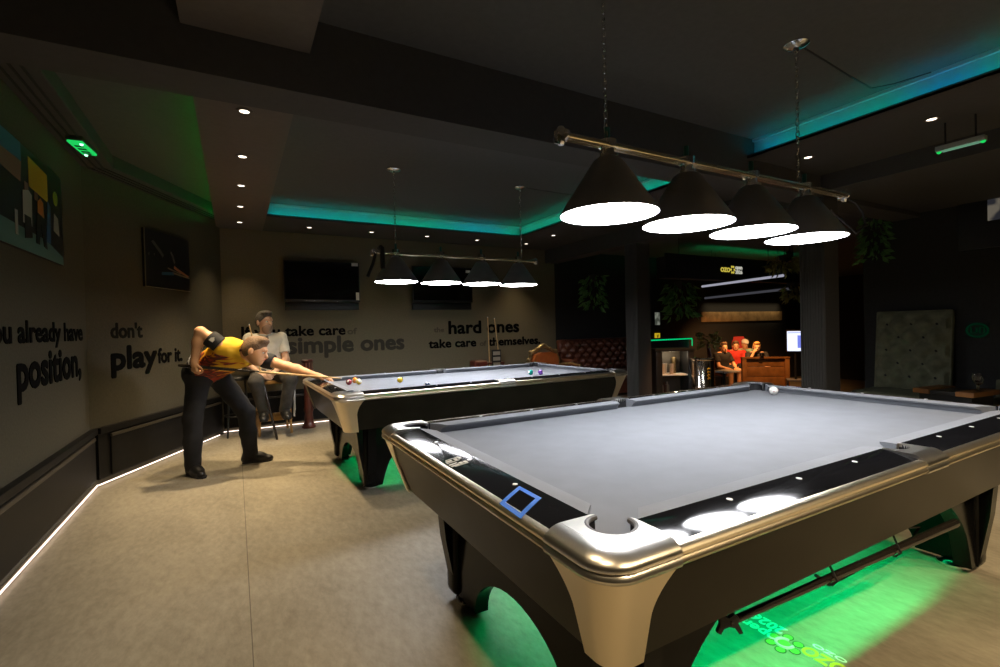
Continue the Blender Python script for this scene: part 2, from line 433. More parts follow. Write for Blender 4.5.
# bulkhead on the column line and pillars
sbox('beam_2', (4.1, 1.885, 2.42), (4.36, 6.25, ZT), 'beam')
sbox('beam_3', (4.1, -4.1, 2.5), (6.2, 1.615, ZT), 'beam')
def pillar(name, x, y, z1):
    o = struct(MB().box((x, y, z1 / 2), (.25, .23, z1)).build(name, 'beam', smooth=0))
    m = MB()
    for k in range(9): m.box((x - .128, y - .1 + k * .025, z1 / 2), (.012, .016, z1 - .02), bev=.003, seg=1)
    struct(m.build('trim_flutes_' + name, 'beam', smooth=0)); return o
pillar('pillar_1', 4.235, 4.14, 2.42); pillar('pillar_2', 4.235, 1.71, 2.45)
# wainscot with its recessed panels and lit skirting, left side
def wains(name, M4, L, z=.475):
    a = MB().box((L / 2, .012, z / 2 + .03), (L, .024, z - .06)); struct(a.build('baseboard_' + name, 'panel', smooth=0, M4=M4))
    c = MB().box((L / 2, .022, z), (L, .05, .05), bev=.006); struct(c.build('trim_cap_' + name, 'panel', smooth=0, M4=M4))
WA = frame_mat((-1.9, -4.1, 0), (0, 1, 0), (0, 0, 1)); WA = Matrix(((0, 1, 0, -1.9), (1, 0, 0, -4.1), (0, 0, 1, 0), (0, 0, 0, 1)))
WB = Matrix(((bt.x, bn.x, 0, b0.x), (bt.y, bn.y, 0, b0.y), (0, 0, 1, 0), (0, 0, 0, 1)))
WC = Matrix(((1, 0, 0, -1.03), (0, -1, 0, 6.25), (0, 0, 1, 0), (0, 0, 0, 1)))
wains('left', WA, 8.47); wains('left_angled', WB, 2.0); wains('back', WC, 5.3)
def inset(name, M4, s0, s1, z0=.07, z1=.405):
    m = MB().box(((s0 + s1) / 2, .03, (z0 + z1) / 2), (s1 - s0, .014, z1 - z0), bev=.005)
    struct(m.build('trim_panel_' + name, 'panel', smooth=0, M4=M4))
    e = MB().box(((s0 + s1) / 2, .034, z1 + .012), (s1 - s0, .022, .03), bev=.008); struct(e.build('trim_ledge_' + name, 'panel_edge', smooth=0, M4=M4))
inset('left', WA, 4.2, 8.38); inset('left_angled', WB, .13, 1.28); inset('left_angled_end', WB, 1.36, 1.95); inset('back', WC, .08, 2.6); inset('back_end', WC, 2.7, 5.2)
# cornice with slot vents along the left wall
def cornice(name, M4, L):
    struct(MB().box((L / 2, .11, 2.77), (L, .22, .12), bev=.01).build('trim_cornice_' + name, 'beam', smooth=0, M4=M4))
    m = MB()
    for k in range(3): m.box((L / 2, .05 + k * .05, 2.706), (L, .012, .008))
    struct(m.build('trim_slot_' + name, 'blackmatte', smooth=0, M4=M4))
cornice('left', WA, 8.4); cornice('left_angled', WB, 1.9)
# ------------------------------------------------------------------ LED strips
led = emit('warm white strip', (1., .80, .70), 2.4)
def strip(name, pts, w, h, m, label, M4=None, group=None):
    a, b = V(pts[0]), V(pts[1]); d = b - a
    mb = MB().box((0, 0, 0), (d.length, w, h), bev=min(w, h) * .3, seg=1)
    R = Matrix.Translation((a + b) / 2) @ d.to_track_quat('X', 'Z').to_matrix().to_4x4()
    return tag(mb.build(name, m, smooth=0, M4=R), label, 'LED strip', group)
strip('led_strip', (( -1.862, -4.0, .022), (-1.862, 4.315, .022)), .010, .010, led, 'long glowing white strip light at the foot of the left wall below the first panel')
p0 = b0 + bn * .038 - bt * .028; p1 = b0 + bn * .04 + bt * 1.90
strip('led_strip', ((p0.x, p0.y, .022), (p1.x, p1.y, .022)), .010, .010, led, 'glowing white strip light at the foot of the angled wall behind the player')
strip('led_strip', ((-.98, 6.212, .022), (4.2, 6.212, .022)), .010, .010, led, 'glowing white strip light along the foot of the back wall behind the seated man')
M['under_led'] = emit('under table green', (0., .9, .28), .8)
teal = emit('teal strip', (0., .52, .58), 21., (0., .72, .42), 1.1)
teal2 = emit('blue green strip', (0., .36, .72), 20., (0., .80, .22), .9)
green = emit('green strip', (.0, .9, .10), 8.)
dimg = emit('dim green strip', (.0, .8, .4), 1.0)
strip('led_strip', ((-.4, 5.348, ZS + .017), (2.97, 5.348, ZS + .017)), .010, .008, teal, 'teal strip light hidden in the ceiling cove along the back edge of the far tray')
strip('led_strip', ((3.028, 1.95, ZS + .017), (3.028, 5.33, ZS + .017)), .010, .008, teal, 'teal strip light in the ceiling cove running away to the right of the far lamp')
strip('led_strip', ((3.018, -3.5, ZS + .017), (3.018, 1.55, ZS + .017)), .010, .008, teal2, 'blue to green strip light in the ceiling cove at the right of the near lamp')
strip('led_strip', ((-1.0 + .04, 1.95, ZS + .017), (-1.0 + .04, 5.9, ZS + .017)), .010, .008, green, 'green strip light on the left lip of the downlight soffit')
strip('led_strip', ((-.475, 1.95, ZS + .017), (-.475, 5.25, ZS + .017)), .010, .008, dimg, 'dim green strip light on the right lip of the downlight soffit')
# ------------------------------------------------------------------ downlights
dl_emit = emit('downlight lens', (1., .84, .68), 3.)
first = None
def downlight(x, y, label, energy=30, grp=None, z=ZS, col=(1., .76, .45), ang=78):
    global first
    if first is None:
        t = thing('downlight', label, 'ceiling light', (x, y, z), 0, grp)
        MB().lathe([(.047, 0), (.047, -.006), (.030, -.006), (.028, 0)], seg=24, close=False).build('ring', 'soffit', t)
        MB().lathe([(.028, -.002), (.028, -.0035)], seg=24).build('lens', dl_emit, t); first = t
    else:
        t = copy_tree(first); t.location = (x, y, z); tag(t, label, 'ceiling light', grp)
        if not grp and 'group' in t: del t['group']
    light('downlight_lamp', 'SPOT', (x, y, z - .012), energy, col, spot_size=math.radians(ang), spot_blend=1., shadow_soft_size=.04)
G = 'downlights in the left soffit'
for y, w in [(5.79, 'fifth and smallest'), (4.96, 'fourth'), (4.13, 'third'), (3.30, 'second'), (2.44, 'first and largest')]:
    downlight(-.722, y, 'round white ceiling downlight, %s in the row beyond the black beam' % w, {2.44: 90, 3.30: 140, 4.13: 230, 4.96: 190}[y] if y < 5 else 45, G)
downlight(-.722, 1.2, 'round white ceiling downlight on the near side of the black beam', 60, G)
downlight(-.722, .35, 'round white downlight nearest the camera in the left soffit', 50, G)
downlight(-.722, -.5, 'round white downlight over the camera in the left soffit', 50, G)
G = 'downlights along the back soffit'
for x, w in [(.08, 'leftmost of the row before the back wall'), (.89, 'second of the row before the back wall'), (1.70, 'third of the row before the back wall'), (2.52, 'fourth of the row before the back wall')]:
    downlight(x, 5.79, 'small recessed ceiling downlight, ' + w, 10, G)
downlight(3.42, 5.02, 'small recessed downlight at the corner right of the far cove', 25)
downlight(3.42, 5.79, 'small recessed downlight in the back right corner of the soffit', 45)
G = 'downlights in the right soffit'
downlight(3.44, 1.369, 'round ceiling downlight just above the right end of the near lamp', 22, G)
downlight(3.44, .552, 'round ceiling downlight near the green emergency light', 22, G)
downlight(3.44, -.30, 'round ceiling downlight in the right soffit past the frame edge', 110, G)
sbox('ceiling_soffit_6', (-.45, -2.3, ZS), (2.99, -1.5, ZS + .012), 'beam')  # unseen soffit, added to carry the extra downlights of the near bay
G = 'added downlights across the near bay'
for x, w in ((.3, 'closest to the camera'), (1.45, 'middle one'), (2.6, 'farthest from the camera')): downlight(x, -1.75, 'added ceiling downlight in the unseen row across the near bay, ' + w, 210, 'added downlights across the near bay', ang=125)  # row added out of view to brighten the floor and the side apron
downlight(3.44, -1.9, 'added ceiling downlight out of view behind the near table end', 190, ang=110)  # extra lamp added out of view as fill for the right side

# ------------------------------------------------------------------ wall lettering
tz = V((0, 0, 1))
def on_left(y, z): return frame_mat((-1.899, y, z), (0, 1, 0), (1, 0, 0))
def on_ang(s, z):
    p = b0 + bt * s + bn * .001; return frame_mat((p.x, p.y, z), (bt.x, bt.y, 0), (bn.x, bn.y, 0))
def on_back(x, z): return frame_mat((x, 6.249, z), (1, 0, 0), (0, -1, 0))
lettering('wall_lettering', 'you already have', 1.80, .125, on_left(2.36, 1.26), 'letter', 'black wall lettering reading "you already have"')
lettering('wall_lettering', 'position,', 1.27, .215, on_left(2.81, .985), 'letter', 'large black wall lettering reading "position,"', bold=.035)
lettering('wall_lettering', "don't", .40, .13, on_ang(.214, 1.27), 'letter_dim', 'faded wall lettering reading "don\'t"')
lettering('wall_lettering', 'play', .60, .20, on_ang(.213, .985), 'letter', 'large black wall lettering reading "play"', bold=.045)
lettering('wall_lettering', 'for it.', .40, .145, on_ang(.84, 1.0), 'letter', 'small black wall lettering reading "for it."')
lettering('wall_lettering', 'If you take care', 1.315, .130, on_back(-.73, 1.236), 'letter', 'black wall lettering reading "If you take care"', bold=.035)
lettering('wall_lettering', 'of', .13, .085, on_back(.62, 1.238), 'letter_faint', 'faint lettering reading "of" after "If you take care"')
lettering('wall_lettering', 'the', .32, .2, on_back(-.62, .995), 'letter_grey', 'lettering reading "the" hidden behind the seated man')
lettering('wall_lettering', 'simple ones', 1.63, .215, on_back(-.18, .995), 'letter_grey', 'largest grey wall lettering reading "simple ones"', bold=.04)
lettering('wall_lettering', 'the', .17, .07, on_back(1.95, 1.234), 'letter_faint', 'faint lettering reading "the" before "hard ones"')
lettering('wall_lettering', 'hard ones', 1.31, .195, on_back(2.205, 1.203), 'letter', 'large black wall lettering reading "hard ones"', bold=.035)
lettering('wall_lettering', 'take care', .82, .128, on_back(1.86, .985), 'letter', 'black wall lettering reading "take care" under "the hard ones"', bold=.04)
lettering('wall_lettering', 'of', .115, .08, on_back(2.755, .985), 'letter_faint', 'faint lettering reading "of" before "themselves."')
lettering('wall_lettering', 'themselves.', 1.03, .128, on_back(2.92, .982), 'letter', 'black wall lettering reading "themselves." behind the two cues', bold=.04)

# ------------------------------------------------------------------ pool table
A_, B_ = 1.27, .635
ZB, ZR = .77, .815
def rail_drop(o): return .013 * max(0, (o - .064) / .116) ** 1.7
def drape(o):
    for v in o.data.vertices: v.co.z -= rail_drop(-v.co.x)
    return o
def table(label, loc, rz):
    t = thing('pool_table', label, 'pool table', loc, rz, 'two matching pool tables')
    # cloth bed
    o = .047
    poly = [(A_ + o, B_ + o), (-A_ - o, B_ + o), (-A_ - o, -B_ - o), (A_ + o, -B_ - o)]
    MB().prism(poly, ZB - .04, ZB).build('cloth_bed', 'cloth', t, smooth=0)
    # six cushions: profile (offset outward, z); the ends are mitred
    prof = [(0, .8085), (-.004, .800), (-.02, .792), (-.03, ZB - .002), (-.064, ZB - .002), (-.064, ZR), (-.045, .8145), (-.02, .8125)]
    def cush(c0, c1, fix, sgn, along, m0, m1):
        vs = []
        for c, mi, dr in ((c0, m0, -1), (c1, m1, 1)):
            for off, z in prof:
                q = c + dr * mi * (-off); w = fix + sgn * (-off)
                vs.append((q, w, z) if along == 'x' else (w, q, z))
        n = len(prof)
        fs = [tuple(range(n)), tuple(range(n, 2 * n))[::-1]] + [(i, (i + 1) % n, n + (i + 1) % n, n + i) for i in range(n)]
        b = MB(); b.add(vs, fs); b.build('cushion', 'cushion', t, smooth=25)
    for s in (-1, 1):
        cush(-A_ + .085, -.068, s * B_, s, 'x', 1.0, .35); cush(.068, A_ - .085, s * B_, s, 'x', .35, 1.0)
        cush(-B_ + .085, B_ - .085, s * A_, s, 'y', 1.0, 1.0)
    # wooden rails with pearl sights
    ri, ro = .064, .180
    def rail(cx, cy, dx, dy, sights):
        pr_ = [(ri + (ro - ri) * k / 8, ZR - rail_drop(ri + (ro - ri) * k / 8)) for k in range(9)] + [(ro, ZR - .044), (ri, ZR - .044)]
        if dx > dy: r = MB().prism([((1 if cy > 0 else -1) * (B_ + a), z) for a, z in pr_], cx - dx / 2, cx + dx / 2, 'x').build('rail', 'lacquer', t, smooth=30)
        else: r = MB().prism([((1 if cx > 0 else -1) * (A_ + a), z) for a, z in pr_], cy - dy / 2, cy + dy / 2, 'y').build('rail', 'lacquer', t, smooth=30)
        m = MB()
        for p in sights: m.lathe([(.0085, ZR - .002), (.008, ZR - .0004)], (p[0], p[1], 0), 12)
        m.build('sights', 'sight', r)
    d8 = 2 * A_ / 8
    for s in (-1, 1):
        yc = s * (B_ + (ri + ro) / 2); ys = s * (B_ + .094)
        for q in (-1, 1):
            rail(q * (A_ / 2 + .032), yc, A_ - .085, ro - ri, [(q * d8 * k, ys) for k in (1, 2, 3)])
        rail(s * (A_ + (ri + ro) / 2), 0, ro - ri, 2 * B_ - .02, [(s * (A_ + .094), d8 * k) for k in (-1, 0, 1)])
    # moulding outside the rails
    low = [(.199, ZR - .031), (.194, ZR - .035), (.199, ZR - .039), (.201, ZR - .045), (.197, ZR - .053), (.188, ZR - .057), (.150, ZR - .057)]
    mp = [(.174, ZR - .012), (.186, ZR - .013), (.195, ZR - .017), (.200, ZR - .024)] + low
    mpc = [(.150, ZR + .003), (.163, ZR + .0015), (.176, ZR - .003), (.188, ZR - .010), (.196, ZR - .017), (.200, ZR - .024)] + low
    for s in (-1, 1):
        for q in (-1, 1): MB().prism([(s * (B_ + a), z) for a, z in mp], q * .075, q * (A_ - .01), 'x').build('rail_moulding', 'trim', t, smooth=40)
        MB().prism([(s * (A_ + a), z) for a, z in mp], -B_ + .01, B_ - .01, 'y').build('rail_moulding', 'trim', t, smooth=40)
    def sweep(mb, path, g=.0025):
        # path: list of (x, y, nx, ny) corner coordinates of the outline at offset 0 with outward normal; the profile is swept along it
        n = len(mpc); rows = []
        for x, y, nx, ny in path:
            rows.append([mb.bm.verts.new(path_f((x + nx * (a - .176 + g), y + ny * (a - .176 + g), z - (.002 if z < ZR - .04 else 0)))) for a, z in mpc])
        for r1, r2 in zip(rows, rows[1:]):
            for k in range(n): mb.bm.faces.new([r1[k], r1[(k + 1) % n], r2[(k + 1) % n], r2[k]])
        mb.bm.faces.new(rows[0][::-1]); mb.bm.faces.new(rows[-1])
        return mb
    # aprons
    ap = [(.186, ZR - .03), (.186, .765), (.105, .522), (.07, .522), (.14, .765), (.14, ZR - .03)]
    for s in (-1, 1):
        MB().prism([(s * (B_ + a), z) for a, z in ap], -A_ - .043, A_ + .043, 'x').build('side_apron', 'apron', t, smooth=0)
        MB().prism([(s * (A_ + a), z) for a, z in ap], -B_ - .043, B_ + .043, 'y').build('end_apron', 'apron', t, smooth=0)
    # corner castings
    for sx in (-1, 1):
        for sy in (-1, 1):
            def F(v): return (sx * (A_ - v[0]), sy * (B_ - v[1]), v[2])
            R = .152; f = .039
            pl = [(.012, -.064), (.012, -R)] + [(-R + f - f * math.cos(a), -R + f - f * math.sin(a)) for a in [PI / 2 - PI / 2 * k / 8 for k in range(9)]] + [(-R, .012), (-.064, .012)]
            pl += [(-.055 + .062 * math.cos(a), -.055 + .062 * math.sin(a)) for a in [math.radians(88 + (274 - 0) * k / 20) for k in range(21)]]
            cst = MB().prism(pl, ZR - .04, ZR + .003, f=F).tri().build('corner_casting', 'cast', t, smooth=50)
            path_f = F; R2 = .176; f2 = .061
            path = [(.012, -R2, 0, -1)] + [(-R2 + f2 - f2 * math.cos(a), -R2 + f2 - f2 * math.sin(a), -math.cos(a), -math.sin(a)) for a in [PI / 2 - PI / 2 * k / 12 for k in range(13)]] + [(-R2, .012, -1, 0)]
            sweep(MB(), path).build('casting_edge', 'cast', cst, smooth=40)
            b = MB(); rows = []
            for i in range(15):
                tt = i / 14; z = .762 - tt * (.762 - .510); ee = .192 - tt * .083; ff = .075 - .015 * tt
                if tt < .45: w = -.035 + .05 * (1 - tt / .45) ** 2.2
                else: w = -.035 + .02 * (tt - .45) / .55
                pts = [(w + (-ee + ff - w) * k / 3, -ee) for k in range(3)]
                pts += [(-ee + ff - ff * math.cos(a), -ee + ff - ff * math.sin(a)) for a in [PI / 2 - PI / 2 * k / 10 for k in range(11)]]
                pts += [(-ee, -ee + ff + (w + ee - ff) * k / 3) for k in range(1, 4)]
                rows.append([b.bm.verts.new(F((x, y, z))) for x, y in pts])
            for r1, r2 in zip(rows, rows[1:]):
                for k in range(len(r1) - 1): b.bm.faces.new([r1[k], r1[k + 1], r2[k + 1], r2[k]])
            bmesh.ops.recalc_face_normals(b.bm, faces=b.bm.faces[:])
            bmesh.ops.solidify(b.bm, geom=b.bm.faces[:], thickness=.006)
            b.build('casting_skirt', 'trim', cst, smooth=40)
            pk = MB()
            pk.tube([F((-.055 + .058 * math.cos(a), -.055 + .058 * math.sin(a), ZR - .003)) for a in [math.radians(88 + 274 * k / 24) for k in range(25)]], .007, 8)
            cx, cy, _ = F((-.055, -.055, 0))
            pk.build('pocket_ring', 'liner', t); pk = MB()
            wl = [[pk.bm.verts.new(F((-.055 + r_ * math.cos(a), -.055 + r_ * math.sin(a), z_))) for a in [math.radians(88 + 274 * k / 24) for k in range(25)]] for r_, z_ in ((.062, ZR - .004), (.060, ZB), (.052, .66))]
            for w1, w2 in zip(wl, wl[1:]):
                for k in range(24): pk.bm.faces.new([w1[k], w1[k + 1], w2[k + 1], w2[k]])
            pk.bm.faces.new(wl[-1])
            pk.build('pocket_liner', 'rubber', t)
            # L-shaped arched leg and its chrome foot
            lg = MB()
            end = [(-.03, .52), (-.01, .30), (.035, .03), (.29, .03)] + [(.635 - .345 * math.cos(a), .03 + .235 * math.sin(a)) for a in [PI / 2 * k / 10 for k in range(1, 11)]] + [(.635, .52)]
            lg.prism([(y, z) for y, z in end], .075, .14, 'x', f=F)
            sd = [(.0, .52), (.02, .30), (.07, .03), (.20, .03), (.225, .12), (.26, .21), (.31, .28), (.38, .345), (.47, .41), (.62, .49), (.62, .52)]
            lg.prism(sd, .04, .11, 'y', f=F)
            lg.box(F((.10, .075, .275)), (.10, .10, .49), bev=.03, seg=3)
            leg = lg.build('leg', 'leg', t, smooth=40)
            MB().lathe([(.066, 0), (.070, .006), (.070, .018), (.052, .026), (.04, .034)], F((.13, .13, 0)), 28).build('foot', 'chrome', leg)
    # side pockets
    for s in (-1, 1):
        def F(v): return (v[0], s * (B_ - v[1]), v[2])
        pl = [(.068, -.064), (.078, -.152), (-.078, -.152), (-.068, -.064), (-.058, -.064)] + [(.058 * math.cos(a), -.066 + .052 * math.sin(a)) for a in [PI + PI * k / 14 for k in range(1, 14)]] + [(.058, -.064)]
        c = MB().prism(pl, ZR - .04, ZR + .002, f=F).tri().build('side_casting', 'cast', t, smooth=50)
        path_f = F; sweep(MB(), [(-.08, -.176, 0, -1), (.08, -.176, 0, -1)]).build('casting_edge', 'cast', c, smooth=40)
        pk = MB()
        wl = [[pk.bm.verts.new(F((r_ * math.cos(a), -.066 + .9 * r_ * math.sin(a), z_))) for a in [PI + PI * k / 16 for k in range(17)]] for r_, z_ in ((.058, ZR - .002), (.057, ZB), (.05, .66))]
        for w1, w2 in zip(wl, wl[1:]):
            for k in range(16): pk.bm.faces.new([w1[k], w1[k + 1], w2[k + 1], w2[k]])
        pk.bm.faces.new(wl[-1])
        pk.build('pocket_liner', 'rubber', t)
    # under-frame and its green strip
    fr = MB()
    for s in (-1, 1):
        fr.box((0, s * (B_ - .095), .52), (2 * A_ - .2, .025, .12)); fr.box((s * (A_ - .085), 0, .55), (.025, 2 * B_ - .2, .06))
    fr.box((0, 0, .62), (2 * A_ - .1, 2 * B_ - .1, .04)); fr.build('under_frame', 'blackmatte', t, smooth=0)
    ls = MB()
    for s in (-1, 1):
        ls.box((0, s * (B_ - .115), .555), (2 * A_ - .36, .01, .008)); ls.box((s * (A_ - .135), 0, .57), (.01, 2 * B_ - .36, .008))
    ls.build('under_glow_strip', M['under_led'], t, smooth=0)
    R = Matrix.Translation(loc) @ Matrix.Rotation(rz, 4, 'Z')
    for s in (-1, 1):
        for (x, y, lx, ly, e) in ((0, s * (B_ - .118), 1.7, .012, 7.5), (s * (A_ - .34), 0, .02, .8, .9)):
            l = light('under_glow', 'AREA', R @ V((x, y, .548)), e * GLOW * .62, (0., 1., .30), shape='RECTANGLE', size=lx, size_y=ly, spread=math.radians(118))
            l.rotation_euler = (0, 0, rz)
    return t
GLOW = 1.6
T1 = table('near pool table with grey cloth and a blue tape frame on its end rail', (1.27, .635, 0), 0)
th = .0212616
t2c = (.009 + math.cos(th) * 1.27 - math.sin(th) * .635, 2.9193 + math.sin(th) * 1.27 + math.cos(th) * .635, 0)
T2 = table('far pool table with coloured balls, where the player in yellow leans', t2c, th)
def on_t2(u, v, z): 
    return (.009 + math.cos(th) * u - math.sin(th) * v, 2.9193 + math.sin(th) * u + math.cos(th) * v, z)
# blue tape frame on the near end rail
m = MB(); q = [V((-.097, .285, ZR + .0012)), V((-.097, .170, ZR + .0012)), V((-.222, .098, ZR + .0012)), V((-.213, .212, ZR + .0012))]
q = [V((-.094, .293, 0)), V((-.094, .176, 0)), V((-.197, .118, 0)), V((-.193, .236, 0))]
def inner(q, w):
    c = sum(q, V((0, 0, 0))) / 4; out = []
    for i in range(4):
        d1 = (q[i] - q[i - 1]).normalized(); d2 = (q[(i + 1) % 4] - q[i]).normalized()
        n1 = V((-d1.y, d1.x, 0)); n2 = V((-d2.y, d2.x, 0))
        if n1.dot(c - q[i]) < 0: n1, n2 = -n1, -n2
        out.append(q[i] + (n1 + n2) * w / (1 + n1.dot(n2)))
    return out
qi = inner(q, .015); zz = V((0, 0, ZR + .0004)); zt = V((0, 0, ZR + .0012))
m.add([p + zt for p in q] + [p + zt for p in qi] + [p + zz for p in q] + [p + zz for p in qi], [(i, (i + 1) % 4, 4 + (i + 1) % 4, 4 + i) for i in range(4)] + [(8 + i, 8 + (i + 1) % 4, (i + 1) % 4, i) for i in range(4)])
bmesh.ops.subdivide_edges(m.bm, edges=m.bm.edges[:], cuts=6, use_grid_fill=True)
for v in m.bm.verts: v.co.z += .0006
tag(drape(m.build('tape_frame', 'tape', smooth=0)), 'blue masking tape rectangle stuck on the black end rail of the near table', 'tape')
# printed crest on the near end rail
m = MB(); cx, cy = -.135, .655
for k, (x, y, w, h) in enumerate([(-.02, -.035, .03, .012), (-.02, -.016, .03, .010), (.004, -.03, .012, .022), (.02, -.03, .012, .02), (-.01, .006, .05, .006), (-.02, .022, .022, .014), (.006, .022, .012, .018), (.022, .024, .010, .016), (0, .04, .05, .005), (0, -.047, .05, .005)]):
    m.box((cx + x, cy + y, ZR + .0007), (w, h, .001))
tag(drape(m.build('rail_emblem', mat('emblem print', (.55, .52, .45), .5), smooth=0)), 'small white printed emblem on the black end rail of the near table', 'emblem')

# balls
def ball_mat(name, col, col2=None, stripe=False):
    m = mat(name, col, .08, coat=1.)
    nt = m.node_tree; b = nt.nodes['Principled BSDF']; N = nt.nodes.new; L = nt.links.new
    tc = N('ShaderNodeTexCoord'); sx = N('ShaderNodeSeparateXYZ'); L(tc.outputs['Object'], sx.inputs[0])
    def absgt(sock, th):
        a = N('ShaderNodeMath'); a.operation = 'ABSOLUTE'; L(sock, a.inputs[0])
        g = N('ShaderNodeMath'); g.operation = 'GREATER_THAN'; g.inputs[1].default_value = th; L(a.outputs[0], g.inputs[0]); return g.outputs[0]
    w = N('ShaderNodeMix'); w.data_type = 'RGBA'; w.inputs[6].default_value = (*col, 1); w.inputs[7].default_value = (.85, .82, .72, 1)
    L(absgt(sx.outputs['X'], .0265), w.inputs['Factor']); out = w.outputs[2]
    if stripe:
        w2 = N('ShaderNodeMix'); w2.data_type = 'RGBA'; L(out, w2.inputs[6]); w2.inputs[7].default_value = (.85, .82, .72, 1)
        L(absgt(sx.outputs['Z'], .0145), w2.inputs['Factor']); out = w2.outputs[2]
    L(out, b.inputs['Base Color']); return m
def pball(name, p, m, label, rot=(0, 0, 0)):
    o = MB().ball((0, 0, 0), .0286, 4).build(name, m, smooth=180); o.location = (p[0], p[1], ZB + .0286); o.rotation_euler = rot
    return tag(o, label, 'ball')
cb = pball('cue_ball', (2.447, 1.088), mat('cue ball white', (.85, .82, .74), .1, coat=1.), 'white spotted cue ball near the far corner pocket of the near table')
d = MB(); f = (co.location - cb.location).normalized() if False else V((-.8, -.55, -.05)).normalized()
for k in (f, -f, V((0, 0, 1)), V((.55, -.8, .2)).normalized()): d.ball(k * .0268, .0048, 2, sc=(1, 1, 1))
d.build('spots', mat('red spot', (.25, .05, .04), .2), cb)
pball('pool_ball', (.124, 3.766), ball_mat('maroon ball', (.20, .012, .02)), 'maroon ball at the front of the cluster by the cue tip', (.2, .4, 1.0))
pball('pool_ball', (.209, 3.905), ball_mat('orange ball', (.75, .22, .02)), 'orange ball behind the maroon ball and the white ball', (.6, .2, .4))
pball('pool_ball', (.212, 3.745), ball_mat('yellow stripe ball', (.80, .55, .05), stripe=True), 'white ball with an orange stripe right of the maroon ball', (.7, .5, .2))
pball('pool_ball', (.575, 3.62), ball_mat('yellow ball', (.80, .50, .02)), 'yellow ball lying alone near the middle of the far table', (.1, .9, .2))
pball('pool_ball', on_t2(.61, .056, 0), ball_mat('blue ball', (.02, .05, .14)), 'dark blue ball half hidden by the rail below the yellow ball', (.1, .3, .2))
pball('pool_ball', (1.93, 3.40), ball_mat('green ball', (.0, .22, .16)), 'green ball beside the purple ball on the far table', (.4, .2, .2))
pball('pool_ball', (2.01, 3.33), ball_mat('purple ball', (.16, .05, .36), stripe=False), 'purple ball beside the green ball on the far table', (.2, .3, 2.0))

# ------------------------------------------------------------------ hanging lamps
lamp_e = emit('lamp diffuser', (.95, .96, 1.), 27.)
def chain(mb, x, y, z0, z1):
    n = max(2, int((z1 - z0) / .030)); p = (z1 - z0) / n
    for i in range(n):
        z = z0 + p * (i + .5); pts = []
        for k in range(11):
            a = 2 * PI * k / 10; rx, rz_ = .009 * math.cos(a), (p * .5 + .006) * math.sin(a)
            pts.append((x + (rx if i % 2 else 0), y + (0 if i % 2 else rx), z + rz_))
        mb.tube(pts, .0027, 5, caps=False)
def lamp(label, loc, rz, xs, ch, x0, x1, bar=2.03, em=None):
    t = thing('billiard_lamp', label, 'lamp', loc, rz, 'four shade billiard lamps')
    zb = bar
    for dy in (-.022, .022): MB().tube([(x0, dy, zb + .005 * dy / .022), (x1, dy, zb + .005 * dy / .022)], .013, 12).build('rail_bar', 'brass', t)
    for x, s in ((x0, -1), (x1, 1)):
        MB().ball((x, 0, zb), .03, 3, sc=(.55, 1.35, .9)).lathe([(.012, -.035), (.022, -.02), (.022, .02), (.012, .035)], (x + s * .012, 0, zb), 16).box((x + s * .03, 0, zb - .01), (.03, .012, .05), bev=.005).build('finial', 'chrome', t)
    for x in xs:
        sh = MB().lathe([(.045, .232), (.06, .222), (.203, .006), (.206, -.004), (.203, -.004), (.198, .006), (.052, .212), (.04, .222)], (x, 0, 1.744), 64, close=False).build('lamp_shade', 'shade', t)
        MB().lathe([(.200, 0), (.200, .003)], (x, 0, 1.7415), 64).build('diffuser', em or lamp_e, sh)
        nk = MB().lathe([(.046, 1.962), (.046, 1.988), (.030, 1.992), (.028, 2.016), (.038, 2.02), (.038, 2.05), (.014, 2.056)], (x, 0, 0), 24).tube([(x - .022, 0, 1.99), (x - .022, 0, 2.03)], .008, 8).tube([(x + .022, 0, 1.99), (x + .022, 0, 2.03)], .008, 8)
        nk.build('neck', 'chrome', t)
        MB().tube([(x, 0, 2.05), (x, 0, 2.105)], .012, 10).build('cable_grip', mat('green cable grip', (.01, .10, .09), .4), t)
    for x in ch:
        m = MB(); chain(m, x, 0, 2.055, ZT - .02); m.build('chain', 'chrome', t)
        MB().lathe([(.065, ZT), (.065, ZT - .008), (.05, ZT - .018), (.016, ZT - .024), (.012, ZT - .04)], (x, 0, 0), 32).build('ceiling_mount', 'chrome', t)
    return t
lamp_e2 = emit('far lamp diffuser', (.96, .96, 1.), 33.)
L1 = lamp('billiard lamp with four black cone shades over the near table', (0, .635, 0), 0, (.578, 1.06, 1.545, 2.03), (.57, 1.97), .35, 2.44)
MB().tube([(2.43, 0, 2.03), (2.52, -.03, 1.99), (2.56, -.05, 1.93), (2.57, -.06, 1.85), (2.5, -.04, 1.80), (2.3, 0, 1.93)], .007, 8).build('cable', 'rubber', L1)
L2 = lamp('billiard lamp with four black cone shades over the far table', (0, 3.60, 0), .0, (.56, 1.02, 1.475, 1.925), (.56, 1.97), .36, 2.14, 2.01, lamp_e2)
m = MB().tube([(.42, -.03, 2.06), (.42, -.04, 1.95), (.42, -.045, 1.86)], .022, 8).tube([(.36, -.02, 2.0), (.33, -.03, 1.9), (.28, -.03, 1.78)], .015, 8).tube([(.41, -.03, 2.06), (.41, .03, 2.06)], .022, 8)
tag(m.build('cable_sleeve', 'blackmatte'), 'black cloth strap draped over the left end of the far lamp bar', 'strap').location = (0, 3.60, 0)
